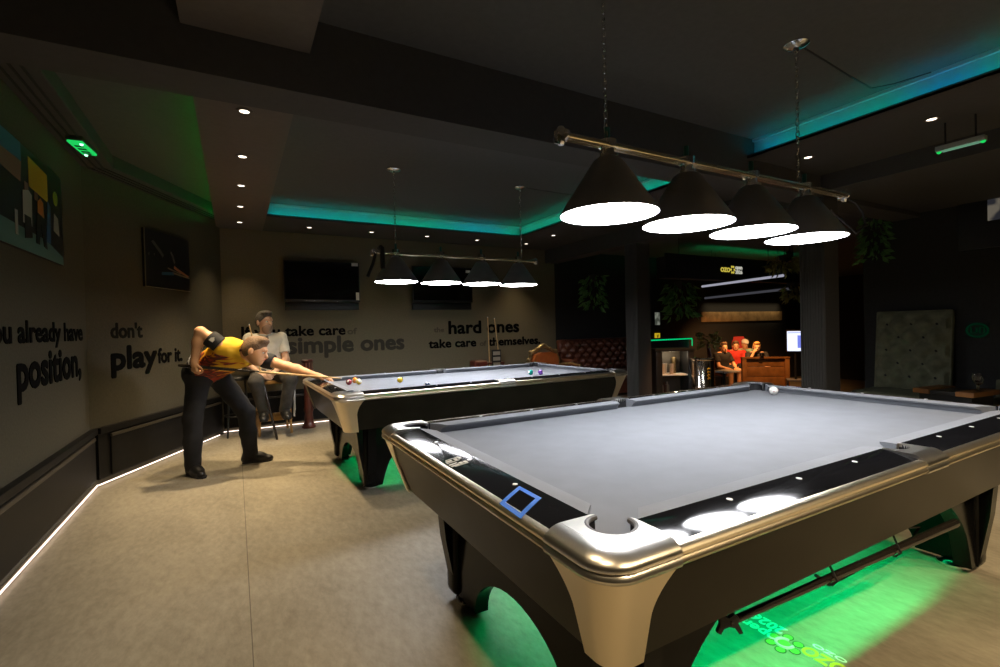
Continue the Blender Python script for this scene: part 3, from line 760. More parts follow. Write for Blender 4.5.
# ceiling cables from the mounts to the coves
tag(MB().tube([(2.03, .635, 2.822), (2.35, .66, 2.823), (2.66, .685, 2.822), (2.95, .70, 2.822), (3.02, .60, 2.822), (3.06, .42, 2.822)], .008, 6).build('ceiling_cable', 'rubber'), 'black cable across the ceiling from the near lamp mount to the cove', 'cable')
tag(MB().tube([(2.03, 3.60, 2.822), (2.5, 3.62, 2.822), (3.05, 3.60, 2.822)], .008, 6).build('ceiling_cable', 'rubber'), 'black cable across the ceiling beside the far lamp mount', 'cable')

# ------------------------------------------------------------------ things under and around the near table
t = thing('bridge_stick', 'black bridge stick hung along the underside of the near table', 'bridge stick', (.405, -.02, .42))
MB().tube([(0, 0, 0), (1.0, 0, -.034), (1.55, 0, -.052)], [.011, .015, .019], 12).build('shaft', 'cue_dark', t)
h = MB().prism([(-.05, .03), (-.035, .045), (0, .028), (.03, .05), (.055, .03), (.05, 0), (.075, -.055), (.055, -.06), (.03, -.025), (0, -.018), (-.03, -.03), (-.045, -.06), (-.068, -.05), (-.05, -.01)], -.012, .012, 'y').bevel(.004, 2)
h.build('bridge_head', 'rubber', t, M4=Matrix.Rotation(-.5, 4, 'Z') @ Matrix.Scale(.52, 4))
for x in (.5, .95):
    tag(MB().tube([(.435 + x, .03, .515), (.435 + x, -.02, .45), (.435 + x, -.045, .42 - .034 * x), (.435 + x, -.03, .40 - .034 * x), (.435 + x, .0, .395 - .034 * x)], .004, 8).build('wire_hook', 'rubber'), 'black hook holding the bridge stick, %s' % ('closer to the bridge head' if x < .6 else 'closer to the far leg'), 'hook')
tag(MB().tube([(.93, .02, .395), (1.03, .03, .33), (1.72, .05, .315), (1.80, .05, .36), (1.70, .05, .38)], .006, 8).build('wire_loop', 'rubber'), 'bent black wire loop hanging below the bridge stick', 'wire')
# projected logo and text on the floor, its light painted as flat colour
white_d = mat('white projected light', (.80, .80, .78), .6); yel_d = mat('yellow projected light', (.75, .72, .03), .6); dk_d = mat('dark projection outline', (.03, .10, .02), .6); gr_d = mat('green projected light', (.15, .42, .06), .6)
t = thing('projected_logo', 'flower logo with open 2026 lettering, projected light painted on the floor below the near table', 'painted projection', (1.03, .225, .0005))
def fm(x, y, z=.0): return frame_mat((x, y, z), (0, 1, 0), (0, 0, 1))
lettering('lettering_open', 'open', .145, .052, fm(.055, .022), white_d, parent=t, depth=.0008, bold=.03, ref='l')
lettering('lettering_year', '2026', .135, .050, fm(.128, .032), white_d, parent=t, depth=.0008, bold=.03)
m = MB()
for a in range(6):
    an = a * PI / 3 + .3; m.lathe([(.021, .0001), (.021, .0008)], (.035 + .052 * math.cos(an), -.01 + .048 * math.sin(an), 0), 18)
m.build('petals', dk_d, t)
m = MB()
for a in range(6):
    an = a * PI / 3 + .3; m.lathe([(.0165, .0009), (.0165, .0013)], (.035 + .052 * math.cos(an), -.01 + .048 * math.sin(an), 0), 18)
m.lathe([(.02, .0009), (.02, .0013)], (.035, -.01, 0), 18); m.build('petal_fill', gr_d, t)
m = MB(); m.tube([(.035 + .03 * math.cos(a), -.01 + .03 * math.sin(a), .001) for a in [2 * PI * k / 24 for k in range(20)]], .006, 6); m.build('ring', white_d, t)
lettering('lettering_word', 'OZO', .15, .055, fm(.095, -.215), yel_d, parent=t, depth=.0008, bold=.035, ref='O')
lettering('lettering_small', 'OZO', .12, .022, fm(.135, -.19), white_d, parent=t, depth=.0008, bold=.03, ref='O')

# ------------------------------------------------------------------ televisions, posters, exit lights
def tv(x0, x1, z0, z1, label, tags):
    t = thing('television', label, 'television', ((x0 + x1) / 2, 6.25, z0), 0, 'wall televisions')
    w, h = x1 - x0, z1 - z0
    MB().box((0, -.075, h / 2), (w, .04, h), bev=.006).build('casing', 'tvback', t)
    MB().box((0, -.0965, h / 2 + .006), (w - .03, .004, h - .05)).build('screen_panel', 'screen', t)
    MB().box((0, -.03, -.06), (w * .98, .055, .11), bev=.006).build('wall_bracket', 'tvback', t)
    MB().box((0, -.028, h / 2), (w * .5, .055, h * .5)).build('mount_plate', 'blackmatte', t)
    MB().box((0, -.0975, .012), (w * .5, .002, .006)).build('bezel_line', 'chrome', t)
    for a, b, c, d in tags: MB().box((a - (x0 + x1) / 2, -.099, b - z0), (c, .002, d)).build('paper_tag', 'white', t)
tv(-.215, .79, 1.70, 2.26, 'black wall television left of the far lamp above "take care"', [(.725, 2.235, .09, .045), (.755, 1.78, .045, .11)])
tv(1.585, 2.60, 1.70, 2.26, 'black wall television behind the shades of the far lamp', [(2.52, 2.20, .08, .045)])
# poster with figures on the left wall
def flat(parent, name, polys, m, M4, z):
    for p in polys: o = MB().prism(p, z, z + .0015).build(name, m, parent, smooth=0, M4=M4)
    return o
pc = lambda n, c: mat('print ' + n, c, .45)
blue_p, white_p, teal_p, yel_p, org_p, dk_p, skin_p, lime_p = pc('blue', (.03, .10, .22)), pc('pale', (.40, .40, .36)), pc('teal', (.10, .22, .20)), pc('yellow', (.55, .36, .02)), pc('orange', (.5, .16, .02)), pc('dark', (.012, .014, .016)), pc('tan', (.22, .12, .08)), pc('lime', (.22, .34, .02))
t = thing('wall_poster', 'large colourful photo print of standing players on the left wall', 'poster', (-1.9, 2.78, 2.11))
PM = Matrix(((0, 0, 1, .0), (1, 0, 0, 0), (0, 1, 0, 0), (0, 0, 0, 1)))
MB().box((0, 0, .012), (1.72, .62, .024), bev=.003).build('board', 'blackmatte', t, M4=PM)
flat(t, 'print', [[(-.86, -.31), (.86, -.31), (.86, .31), (-.86, .31)]], dk_p, PM, .024)
flat(t, 'print_floor', [[(-.86, -.31), (.845, -.31), (.84, -.255), (.5, -.19), (-.86, -.16)]], teal_p, PM, .026)
flat(t, 'print_sign', [[(.22, .09), (.55, .07), (.55, .25), (.22, .27)]], yel_p, PM, .026)
flat(t, 'print_sky', [[(-.86, .2), (.1, .19), (.1, .31), (-.86, .31)], [(.5, -.2), (.58, -.2), (.6, .05), (.54, .08)], [(-.3, .0), (-.2, 0), (-.18, .3), (-.3, .3)]], blue_p, PM, .027)
flat(t, 'print_skin', [[(-.2, .1), (.08, .08), (.1, .2), (-.2, .2)], [(.3, .03), (.36, .03), (.36, .08), (.3, .08)], [(.14, .05), (.2, .05), (.2, .1), (.14, .1)]], skin_p, PM, .028)
flat(t, 'print_figure_pale', [[(.1, -.15), (.24, -.15), (.25, .04), (.2, .06), (.11, .04)], [(.64, -.1), (.76, -.12), (.74, .0), (.66, .02)], [(-.02, -.24), (.02, -.24), (.02, -.1), (-.02, -.1)]], white_p, PM, .029)
flat(t, 'print_figure_orange', [[(.34, -.08), (.46, -.09), (.45, .04), (.4, .06), (.35, .03)]], org_p, PM, .029)
flat(t, 'print_figure_dark', [[(.3, -.24), (.36, -.24), (.39, -.1), (.44, -.24), (.5, -.25), (.47, -.06), (.33, -.04)], [(.12, -.24), (.24, -.22), (.22, -.1), (.12, -.1)]], dk_p, PM, .030)
flat(t, 'print_crest', [[(.70 + .05 * math.cos(a), .13 + .05 * math.sin(a)) for a in [2 * PI * k / 12 for k in range(12)]]], lime_p, PM, .028)
pp = b0 + bt * 1.02
t = thing('wall_poster', 'dark print of a player bent over the cue on the angled wall', 'poster', (pp.x, pp.y, 2.06))
PB = Matrix(((bt.x, 0, bn.x, 0), (bt.y, 0, bn.y, 0), (0, 1, 0, 0), (0, 0, 0, 1)))
MB().box((0, 0, .012), (.74, .58, .024), bev=.002).build('board', 'blackmatte', t, M4=PB)
fr = MB(); fr.box((-.366, 0, .025), (.008, .58, .006)); fr.box((0, -.287, .025), (.74, .006, .006)); fr.build('edge', mat('gilt edge', (.22, .18, .10), .4), t, smooth=0, M4=PB)
flat(t, 'print', [[(-.36, -.28), (.37, -.28), (.37, .29), (-.36, .29)]], pc('black', (.006, .006, .007)), PB, .024)
flat(t, 'print_cloth', [[(-.12, -.12), (.08, -.10), (.08, -.135), (-.12, -.15)]], pc('cyan', (.03, .12, .20)), PB, .027)
flat(t, 'print_rail', [[(.06, -.10), (.36, -.13), (.36, -.145), (.06, -.12)], [(-.02, -.06), (.2, -.1), (.2, -.11), (-.02, -.075)]], pc('rail', (.26, .18, .10)), PB, .027)
flat(t, 'print_arm', [[(.09, -.03), (.14, -.05), (.32, -.11), (.35, -.12), (.33, -.13), (.2, -.1), (.08, -.06)]], pc('arm', (.45, .15, .05)), PB, .028)
flat(t, 'print_shoulder', [[(-.27, .17), (-.24, .19), (-.12, .1), (-.08, .06), (-.1, .03), (-.14, .07)], [(.04, .12), (.08, .08), (.11, .01), (.09, -.01), (.06, .06), (.03, .1)], [(-.32, .04), (-.3, .06), (-.31, .02)], [(-.24, .05), (-.22, .06), (-.23, .03)]], pc('grey', (.13, .12, .10)), PB, .028)
# emergency lights
ge = emit('exit green', (.02, .9, .16), .55); gd = emit('exit dim', (.25, .55, .35), .35); gw = emit('exit bright', (.3, 1., .5), 3.)
t = thing('emergency_light', 'bright green emergency exit light under the left ceiling edge', 'exit light', (-1.755, 3.67, 2.685), -.1)
MB().box((0, 0, .02), (.10, .30, .05), bev=.008).build('housing', 'panel_edge', t)
MB().box((0, 0, -.012), (.09, .28, .014), bev=.004).build('lit_panel', ge, t)
m = MB(); 
for y in (-.06, 0, .06): m.box((.0, y, -.0205), (.05, .03, .002))
m.prism([(-.03, .09), (.03, .09), (0, .14)], -.0215, -.0195); m.build('pictogram', mat('dark green print', (.0, .06, .02), .5), t, smooth=0)
m = MB().ball((.03, -.11, -.02), .012, 2).ball((-.02, .13, -.02), .012, 2); m.build('diodes', gw, t)
t = thing('emergency_light', 'slim emergency light with two green diodes under the right ceiling', 'exit light', (3.62, .46, 2.475), .0)
MB().box((0, 0, 0), (.06, .26, .035), bev=.006).build('housing', mat('pale plastic', (.3, .34, .3), .5), t)
MB().box((0, 0, -.020), (.05, .20, .006), bev=.002).build('lit_panel', gd, t)
MB().ball((0, -.115, -.018), .015, 2).ball((0, .115, -.018), .015, 2).build('diodes', ge, t)
for y in (-.08, .08): MB().tube([(0, y, .017), (0, y, .175)], .006, 8).build('hanger', 'blackmatte', t)

# ------------------------------------------------------------------ people
def A3(*v): return np.array(v, float)
def lerp(a, b, t): return a + (b - a) * t
def head_axes(fwd, up):
    f = nrm(fwd); s = nrm(np.cross(up, f)); u = np.cross(f, s); return np.array([f, s, u])   # rows: forward, left, up
def head_prims(c, ax, s=1.):
    def P(f, l, u): return c + (ax[0] * f + ax[1] * l + ax[2] * u) * s
    pr = [ell(P(-.012, 0, .028), A3(.098, .077, .098) * s, .02, ax), ell(P(.030, 0, -.045), A3(.062, .057, .078) * s, .035, ax),
          cone(P(.055, 0, -.088), P(.045, 0, -.07), .026 * s, .034 * s, .03),          # chin
          cone(P(.086, 0, .012), P(.108, 0, -.026), .009 * s, .0145 * s, .012),         # nose
          cone(P(.078, .03, .026), P(.078, -.03, .026), .013 * s, .013 * s, .02),        # brow
          cone(P(.082, .016, -.062), P(.082, -.016, -.062), .009 * s, .009 * s, .012)]   # lips
    for l in (1, -1): pr += [ell(P(-.012, .078 * l, -.008), A3(.020, .010, .033) * s, .008, ax)]
    return pr, P
def face_parts(body, P, ax, s, hair_m, hl=.105, beard=False):
    for l in (1, -1):
        e_ = MB().ball(tuple(P(.0785, .031 * l, .006) - np.array(body.location)), .0110 * s, 2, sc=(1, 1, .8)).build('eye', 'white', body); MB().ball(tuple(P(.0865, .0315 * l, .006) - np.array(body.location)), .0052 * s, 2).build('pupil', 'eye', e_)
        m = MB().tube([tuple(P(.090 - .004 * k, (.016 + .012 * k) * l, .026 + .002 * k) - np.array(body.location)) for k in range(3)], .0045 * s, 6); m.build('eyebrow', hair_m, body)
    MB().tube([tuple(P(.088, .020, -.062) - np.array(body.location)), tuple(P(.0925, 0, -.061) - np.array(body.location)), tuple(P(.088, -.020, -.062) - np.array(body.location))], .0045 * s, 6).build('mouth', 'lip', body)
def hair(body, P, ax, s, m, name='hair', grow=.965, top=.03):
    f = [([ell(P(-.016, 0, .036), A3(.104, .084, .100 + .0) * s * grow, .02, ax), ell(P(.04, 0, .105), A3(.05, .06, .026 + top * .3) * s, .03, ax), ell(P(-.05, 0, .0), A3(.066, .08, .075) * s * grow, .03, ax)],
          [(P(.074, 0, .055), ax[0] * 1. - ax[2] * .75), (P(.01, 0, -.012), ax[0] * .80 - ax[2] * .85)])]
    return solid(name, f, .006, m, body, noise=.002)
def finger(b, d1, d2, d3, l, r):
    a = b + nrm(d1) * l * .42; c = a + nrm(d2) * l * .32; e = c + nrm(d3) * l * .26
    return [cone(b, a, r, r * .95, .006), cone(a, c, r * .95, r * .88, .004), cone(c, e, r * .88, r * .75, .004)]
def hand(wrist, fwd, palm, side, curl=.4, s=1., spread=.10):
    """fwd: towards the fingers, palm: direction the palm faces, side: towards the thumb"""
    f = nrm(fwd); p = nrm(np.array(palm, float) - f * np.dot(palm, f)); t = nrm(np.cross(p, f))
    if np.dot(t, side) < 0: t = -t
    pr = [cone(wrist, wrist + f * .03 * s, .026 * s, .026 * s, .02)]
    k0 = wrist + f * .085 * s
    for i, (o, l) in enumerate(((.030, .074), (.010, .082), (-.010, .076), (-.029, .060))):
        kn = k0 + t * o * s - f * (.004 * abs(i - 1)) * s
        pr.append(cone(wrist + f * .02 * s + t * o * .6 * s, kn, .016 * s, .0125 * s, .014))
        d = f + t * spread * (1.5 - i)
        def bend(a): return d * math.cos(a) + p * math.sin(a)
        pr += finger(kn, bend(curl * .6), bend(curl * 1.5), bend(curl * 2.2), l * s, .0092 * s)
    tb = wrist + f * .028 * s + t * .026 * s
    pr += finger(tb, t * .8 + f * .75 + p * .3, f * .9 + t * .35 + p * (.3 + curl * .4), f + p * curl * .6, .068 * s, .0115 * s)
    return pr
def shoe(body, heel, toe, m='shoe', z0=0., name='shoe'):
    d = nrm(toe - heel); sd = np.cross(A3(0, 0, 1), d); up = A3(0, 0, z0)
    f = [([cone(heel + d * .03 + A3(0, 0, .045), lerp(heel, toe, .55) + A3(0, 0, .042), .043, .045, .03), cone(lerp(heel, toe, .55) + A3(0, 0, .038), toe - d * .03 + A3(0, 0, .028), .045, .030, .03),
           cone(lerp(heel, toe, .62) + sd * .012 + A3(0, 0, .03), toe - d * .035 - sd * .006 + A3(0, 0, .025), .04, .026, .03), cone(heel + d * .045 + A3(0, 0, .05), heel + d * .05 + A3(0, 0, .125), .047, .046, .03), cone(heel + d * .06 + A3(0, 0, .085), lerp(heel, toe, .6) + A3(0, 0, .052), .045, .040, .03)],
          [(heel + A3(0, 0, .001), A3(0, 0, -1)), (heel + d * .05 + A3(0, 0, .125), A3(0, 0, 1))])]
    o = solid(name, f, .007, m, body)
    g = MB().prism([tuple((heel + d * a + sd * b - np.array(body.location))[:2]) for a, b in ((.0, .03), (.01, .042), (.10, .045), (.17, .05), (.23, .042), (.265, .015), (.265, -.01), (.23, -.04), (.17, -.045), (.10, -.038), (.01, -.038), (.0, -.03))], heel[2] - body.location[2] + .0005, heel[2] - body.location[2] + .016)
    g.build('sole', 'rubber', o, smooth=0).location = -o.location if False else (0, 0, 0)
    return o

def torso_prims(pel, chest, shL, shR, hipL, hipR, neck, w=1., k=.06):
    """pelvis, chest centre and joints -> trunk"""
    return [cone(hipL, hipR, .105 * w, .105 * w, k), cone(lerp(hipL, pel, .35), lerp(shL, chest, .48), .098 * w, .104 * w, k), cone(lerp(hipR, pel, .35), lerp(shR, chest, .48), .098 * w, .104 * w, k),
            cone(pel, chest, .115 * w, .125 * w, k), cone(lerp(shL, chest, .12), lerp(shR, chest, .12), .066, .066, k), cone(chest, neck, .11 * w, .055, k)]

# --- the player in yellow, bent over the far table
pl = dict(pel=A3(-1.06, 4.36, .965), hipR=A3(-1.10, 4.275, .935), hipL=A3(-1.00, 4.445, .935), kneeR=A3(-1.165, 4.265, .515), ankR=A3(-1.175, 4.27, .10),
          kneeL=A3(-.735, 4.40, .515), ankL=A3(-.705, 4.45, .11), chest=A3(-.86, 4.19, 1.10), neck=A3(-.755, 4.105, 1.135), shR=A3(-.905, 4.03, 1.165), shL=A3(-.675, 4.235, 1.065),
          elR=A3(-1.075, 4.07, 1.305), wrR=A3(-1.128, 4.085, 1.045), elL=A3(-.375, 4.09, .955), wrL=A3(-.135, 3.925, .862), head=A3(-.650, 4.035, 1.118))
body_loc = (-1.0, 4.33, 0)
g = pl; hax = head_axes(A3(.88, -.36, -.30), A3(.2, .0, 1.)); hs = 1.04
hp, HP = head_prims(g['head'], hax, hs)
prims = torso_prims(g['pel'], g['chest'], g['shL'], g['shR'], g['hipL'], g['hipR'], g['neck'], .93)
prims += [cone(g['neck'], g['head'] - hax[0] * .03 - hax[2] * .03, .060, .058, .03)]
prims += [cone(g['shR'], lerp(g['shR'], g['elR'], .5), .055, .052, .04), cone(lerp(g['shR'], g['elR'], .5), g['elR'], .052, .045, .03), cone(g['elR'], lerp(g['elR'], g['wrR'], .35), .045, .046, .02), cone(lerp(g['elR'], g['wrR'], .35), g['wrR'], .046, .029, .03)]
prims += [cone(g['shL'], lerp(g['shL'], g['elL'], .5), .056, .051, .04), cone(lerp(g['shL'], g['elL'], .5), g['elL'], .051, .043, .03), cone(g['elL'], lerp(g['elL'], g['wrL'], .3), .043, .045, .02), cone(lerp(g['elL'], g['wrL'], .3), g['wrL'], .045, .028, .03)]
for a in ('R', 'L'):
    prims += [cone(g['hip' + a], g['knee' + a], .088, .058, .05), cone(g['knee' + a], lerp(g['knee' + a], g['ank' + a], .35), .056, .056, .03), cone(lerp(g['knee' + a], g['ank' + a], .35), g['ank' + a], .056, .040, .03)]
prims += [cone(g['ankR'], A3(-1.12, 4.18, .04), .034, .024, .02), cone(g['ankL'], A3(-.58, 4.435, .04), .034, .024, .02)]
cue_d = nrm(A3(.06, 3.80, .835) - A3(-1.128, 4.09, 1.005))
prims += hand(g['wrR'], A3(.02, .0, -1), A3(0, 1, 0) * .6 + A3(.8, 0, 0), A3(1, -.3, 0), curl=1.15, s=1.0, spread=.02)
prims += hand(g['wrL'], A3(.86, -.48, -.22), A3(0, 0, -1), A3(-.4, -.7, .3), curl=.22, s=1.0, spread=.2)
prims += hp
body = solid('person', prims, .0058, 'skin'); bm_loc = V(body_loc)
body.data.transform(Matrix.Translation(-bm_loc)); body.location = bm_loc
tag(body, 'person in a yellow and black jersey bent over a cue at the far table', 'person')
face_parts(body, HP, hax, hs, 'hair_brown'); hair(body, HP, hax, hs, 'hair_brown')
# jersey
ta = nrm(g['chest'] - g['pel'])
trunk = torso_prims(g['pel'], g['chest'], g['shL'], g['shR'], g['hipL'], g['hipR'], g['neck'], .96)
sh_ = solid('jersey', [(trunk, [(g['pel'] - ta * .035 , -ta), (g['neck'] + A3(.02, -.02, .0), nrm(g['head'] - g['neck']) * 1.)])], .0075, 'jersey', body, grow=.014, noise=.005)
for a, t1 in (('R', .62), ('L', .60)):
    d = nrm(g['el' + a] - g['sh' + a]); e = lerp(g['sh' + a], g['el' + a], t1)
    s1 = solid('sleeve', [([cone(g['sh' + a] - d * .01, lerp(g['sh' + a], g['el' + a], .45), .062, .060, .02), cone(lerp(g['sh' + a], g['el' + a], .45), e + d * .04, .060, .057, .02)], [(e, d), (g['sh' + a] + d * .03, -d)])], .006, 'sleeve', body, grow=.012, noise=.003)
    c = lerp(g['sh' + a], g['el' + a], .42); nn = nrm(np.cross(d, np.cross(A3(-.2, -1, .25), d))); q = c + nn * .0735 - np.array(body_loc)
    cm = frame_mat(tuple(q), tuple(d), tuple(nn))
    cr = MB().prism([(-.018, .02), (.018, .02), (.018, -.005), (0, -.024), (-.018, -.005)], 0, .004).build('crest', mat('crest ' + a, (.5, .48, .42) if a == 'R' else (.55, .06, .05), .6), s1, smooth=0, M4=cm)
    if a == 'L': MB().prism([(-.010, .012), (.010, .012), (.010, -.002), (0, -.013), (-.010, -.002)], .004, .0055).build('crest_field', 'white', cr, smooth=0, M4=cm)
nk = MB().tube([tuple(lerp(g['neck'], g['head'], .18) + (hax[1] * math.cos(a) + (hax[2] * .55 + hax[0] * .55) * math.sin(a)) * .074 - np.array(body_loc)) for a in [2 * PI * k / 20 for k in range(21)]], .013, 8, caps=False)
nk.build('collar', mat('dark red collar', (.05, .012, .01), .8), sh_)
# trousers
pt = [cone(g['hipL'], g['hipR'], .108, .108, .05), cone(g['pel'] - ta * .02, g['pel'] + ta * .01, .115, .115, .05), cone(g['hipR'] + A3(-.035, .02, .0), g['hipL'] + A3(-.035, .02, .0), .10, .10, .05)]
for a in ('R', 'L'):
    pt += [cone(g['hip' + a], g['knee' + a], .098, .070, .05), cone(g['knee' + a], lerp(g['knee' + a], g['ank' + a], .5), .069, .066, .03), cone(lerp(g['knee' + a], g['ank' + a], .5), g['ank' + a] + A3(0, 0, -.02), .066, .058, .03)]
tr = solid('trousers', [(pt[:3], [(g['pel'] + ta * .045, ta)]), (pt[:3] + pt[3:], [(A3(0, 0, .045), A3(0, 0, -1)), (g['pel'] - A3(0, 0, .03), A3(.2, -.15, .97))])], .0075, 'trousers', body, grow=.008, noise=.004)
bl = MB(); bx = nrm(np.cross(ta, A3(0, 0, 1))); by = np.cross(ta, bx)
bl.tube([tuple(g['pel'] + ta * .04 + bx * .215 * math.cos(a) + by * .145 * math.sin(a) - np.array(body_loc)) for a in [2 * PI * k / 28 for k in range(29)]], .012, 8, caps=False); bl.build('belt', 'shoe', tr)
shoe(body, A3(-1.205, 4.33, 0), A3(-1.09, 4.11, 0)); shoe(body, A3(-.775, 4.465, 0), A3(-.505, 4.425, 0))
# phone in the back pocket
MB().box((-1.135 + 1.0, 4.16 - 4.33, 1.075), (.03, .008, .05), rot=(0, .5, 0), bev=.003).build('pocket_tag', mat('blue tag', (.03, .06, .55), .5), sh_)
# cue of the player
def cue(name, a, b, label, butt=.42, group=None):
    a = V(a); b = V(b); d = b - a; t = thing(name, label, 'cue', a, 0, group)
    MB().tube([(0, 0, 0), d * .02, d * butt], [.010, .0155, .0125], 12).build('butt', 'cue_dark', t)
    MB().tube([d * butt, d * .985], [.0123, .0066], 12).build('shaft', 'cue_wood', t)
    MB().tube([d * (butt - .012), d * (butt + .012)], .0131, 12).build('joint_ring', 'chrome', t)
    MB().tube([d * .985, d * .995], .0067, 12).build('ferrule', 'white', t); MB().tube([d * .995, d], .0066, 12).build('tip', mat('cue tip', (.05, .12, .2), .9), t)
    return t
B0 = A3(-1.128, 4.090, 1.000); T0 = A3(.075, 3.795, .832); dd = T0 - B0
cue('pool_cue', tuple(B0 - dd * .10), tuple(T0), 'dark butted pool cue in the hands of the player in yellow', .46)

# --- the seated man in the cream polo shirt
st = thing('bar_stool', 'light oak bar stool under the seated man', 'stool', (-.40, 5.92, 0), .05)
MB().box((0, 0, .66), (.38, .36, .045), bev=.012, seg=3).build('seat', 'wood_yellow', st)
for sx in (-1, 1):
    for sy in (-1, 1): MB().tube([(sx * .16, sy * .15, .64), (sx * .185, sy * .17, 0)], [.021, .019], 4).build('leg', 'wood_yellow', st)
for sy in (-1, 1): MB().box((0, sy * .165, .20), (.34, .022, .05), bev=.005).build('foot_rail', 'wood_yellow', st)
for sx in (-1, 1): MB().box((sx * .177, 0, .26), (.022, .32, .04), bev=.005).build('side_rail', 'wood_yellow', st)
g = dict(pel=A3(-.455, 5.93, .80), hipL=A3(-.365, 5.90, .775), hipR=A3(-.545, 5.90, .775), chest=A3(-.465, 5.905, 1.10), neck=A3(-.475, 5.88, 1.255), shL=A3(-.285, 5.90, 1.20), shR=A3(-.655, 5.90, 1.20),
         kneeL=A3(-.225, 5.50, .71), kneeR=A3(-.605, 5.52, .70), ankL=A3(-.29, 5.62, .32), ankR=A3(-.52, 5.62, .32), elL=A3(-.245, 5.80, .935), wrL=A3(-.395, 5.57, .80), elR=A3(-.70, 5.78, .94), wrR=A3(-.535, 5.58, .765), head=A3(-.475, 5.85, 1.42))
g2 = g; sloc = V((-.45, 5.92, 0)); hax = head_axes(A3(.55, -.85, -.02), A3(0, 0, 1)); hs = 1.10
hp, HP = head_prims(g['head'], hax, hs)
prims = torso_prims(g['pel'], g['chest'], g['shL'], g['shR'], g['hipL'], g['hipR'], g['neck'], .95) + [cone(g['neck'] - A3(0, 0, .03), g['head'] - A3(0, 0, .05), .058, .056, .03)]
for a in ('L', 'R'):
    prims += [cone(g['sh' + a], g['el' + a], .056, .043, .03), cone(g['el' + a], lerp(g['el' + a], g['wr' + a], .3), .043, .044, .02), cone(lerp(g['el' + a], g['wr' + a], .3), g['wr' + a], .044, .028, .03),
              cone(g['hip' + a], g['knee' + a], .085, .058, .04), cone(g['knee' + a], g['ank' + a], .056, .040, .03), cone(g['ank' + a], g['ank' + a] + A3(0, -.10, -.06), .036, .03, .02)]
cb0, cb1 = A3(-.40, 5.40, .004), A3(-.655, 5.74, 1.40); cd = nrm(cb1 - cb0)
prims += hand(g['wrL'], A3(-.80, -.30, -.45), A3(-.2, .9, 0), A3(0, -.2, 1), curl=.95, spread=.02) + hand(g['wrR'], A3(.85, -.35, -.25), A3(0, .9, 0), A3(0, -.2, 1), curl=.95, spread=.02) + hp
body = solid('person', prims, .0062, 'skin_pale'); body.data.transform(Matrix.Translation(-sloc)); body.location = sloc
tag(body, 'person in a cream polo shirt sitting on a stool and holding an upright cue', 'person')
face_parts(body, HP, hax, hs, 'hair_grey'); hair(body, HP, hax, hs, 'hair_grey', top=.0)
solid('beard', [([ell(HP(.036, 0, -.062), A3(.0625, .0585, .0785) * hs, .02, hax)], [(HP(.0, 0, -.045), hax[2] * 1. - hax[0] * .25), (HP(.0, 0, 0), -hax[0])])], .006, mat('stubble', (.38, .25, .18), .9), body)
trunk = torso_prims(g['pel'] + A3(0, 0, .02), g['chest'], g['shL'], g['shR'], g['hipL'], g['hipR'], g['neck'], 1.)
ps = solid('polo_shirt', [(trunk, [(A3(0, 0, .76), A3(0, 0, -1)), (g['neck'] + A3(0, 0, .015), A3(0, -.35, 1))])], .008, 'shirt_white', body, grow=.012, noise=.005)
for a in ('L', 'R'):
    d = nrm(g['el' + a] - g['sh' + a]); e = lerp(g['sh' + a], g['el' + a], .68)
    solid('sleeve', [([cone(g['sh' + a] - d * .02, e + d * .05, .064, .060, .02)], [(e, d)])], .007, 'shirt_white', body, grow=.010, noise=.004)
c2 = MB().tube([tuple(g['neck'] + A3(.078 * math.cos(a), .070 * math.sin(a), .012 + .014 * math.sin(a)) - np.array(sloc)) for a in [2 * PI * k / 20 for k in range(21)]], .014, 8, caps=False); c2.build('collar', 'shirt_white', ps)
MB().box(tuple(g['neck'] + A3(.02, -.118, -.055) - np.array(sloc)), (.03, .016, .09), rot=(-.35, 0, .2), bev=.004).build('placket', mat('dark placket', (.12, .11, .10), .8), ps)
pt = [cone(g['hipL'], g['hipR'], .105, .105, .05), cone(g['pel'], g['pel'] + A3(0, 0, .02), .11, .11, .05)]
for a in ('L', 'R'): pt += [cone(g['hip' + a], g['knee' + a], .098, .074, .04), cone(g['knee' + a], g['ank' + a], .072, .058, .04)]
solid('trousers', [(pt, [(A3(0, 0, .845), A3(0, 0, 1)), (A3(0, 0, .29), A3(0, 0, -1)), (A3(0, 0, .684), A3(0, .0, -1)) if False else (A3(0, 9, 0), A3(0, 1, 0))])], .008, 'trousers_grey', body, grow=.008, noise=.004)
for a in ('L', 'R'): shoe(body, g['ankL' if a == 'L' else 'ankR'] + A3(0, .07, -.094), g['ankL' if a == 'L' else 'ankR'] + A3(.02 if a == 'L' else -.02, -.20, -.094), 'blacksatin')
cue('pool_cue', tuple(cb0), tuple(cb1), 'upright pool cue held between the knees of the seated man', .5)
tw = MB()
for k in range(7):
    x = -.165 + .006 * math.sin(k * 2.1); tw.box((x, 5.72 + k * .012, .52 - .05 * (k % 3)), (.012, .014, .38 + .06 * ((k * 3) % 4) / 3), rot=(0, .03 * math.sin(k), 0), bev=.004)
tw.box((-.20, 5.757, .70), (.09, .09, .016), bev=.004)
tag(tw.build('towel', 'white'), 'white towel hanging down from the stool beside the seated man', 'towel')
bs = thing('bar_stool', 'black bar stool with thin legs in the corner behind the player', 'stool', (-.80, 5.98, 0))
MB().lathe([(0, .70), (.16, .70), (.17, .715), (.17, .735), (.15, .75), (0, .752)], (0, 0, 0), 28, close=False).build('seat', 'blacksatin', bs)
for a in range(4):
    an = PI / 4 + a * PI / 2; MB().tube([(.12 * math.cos(an), .12 * math.sin(an), .71), (.17 * math.cos(an), .17 * math.sin(an), 0)], .011, 8).build('leg', 'blacksatin', bs)
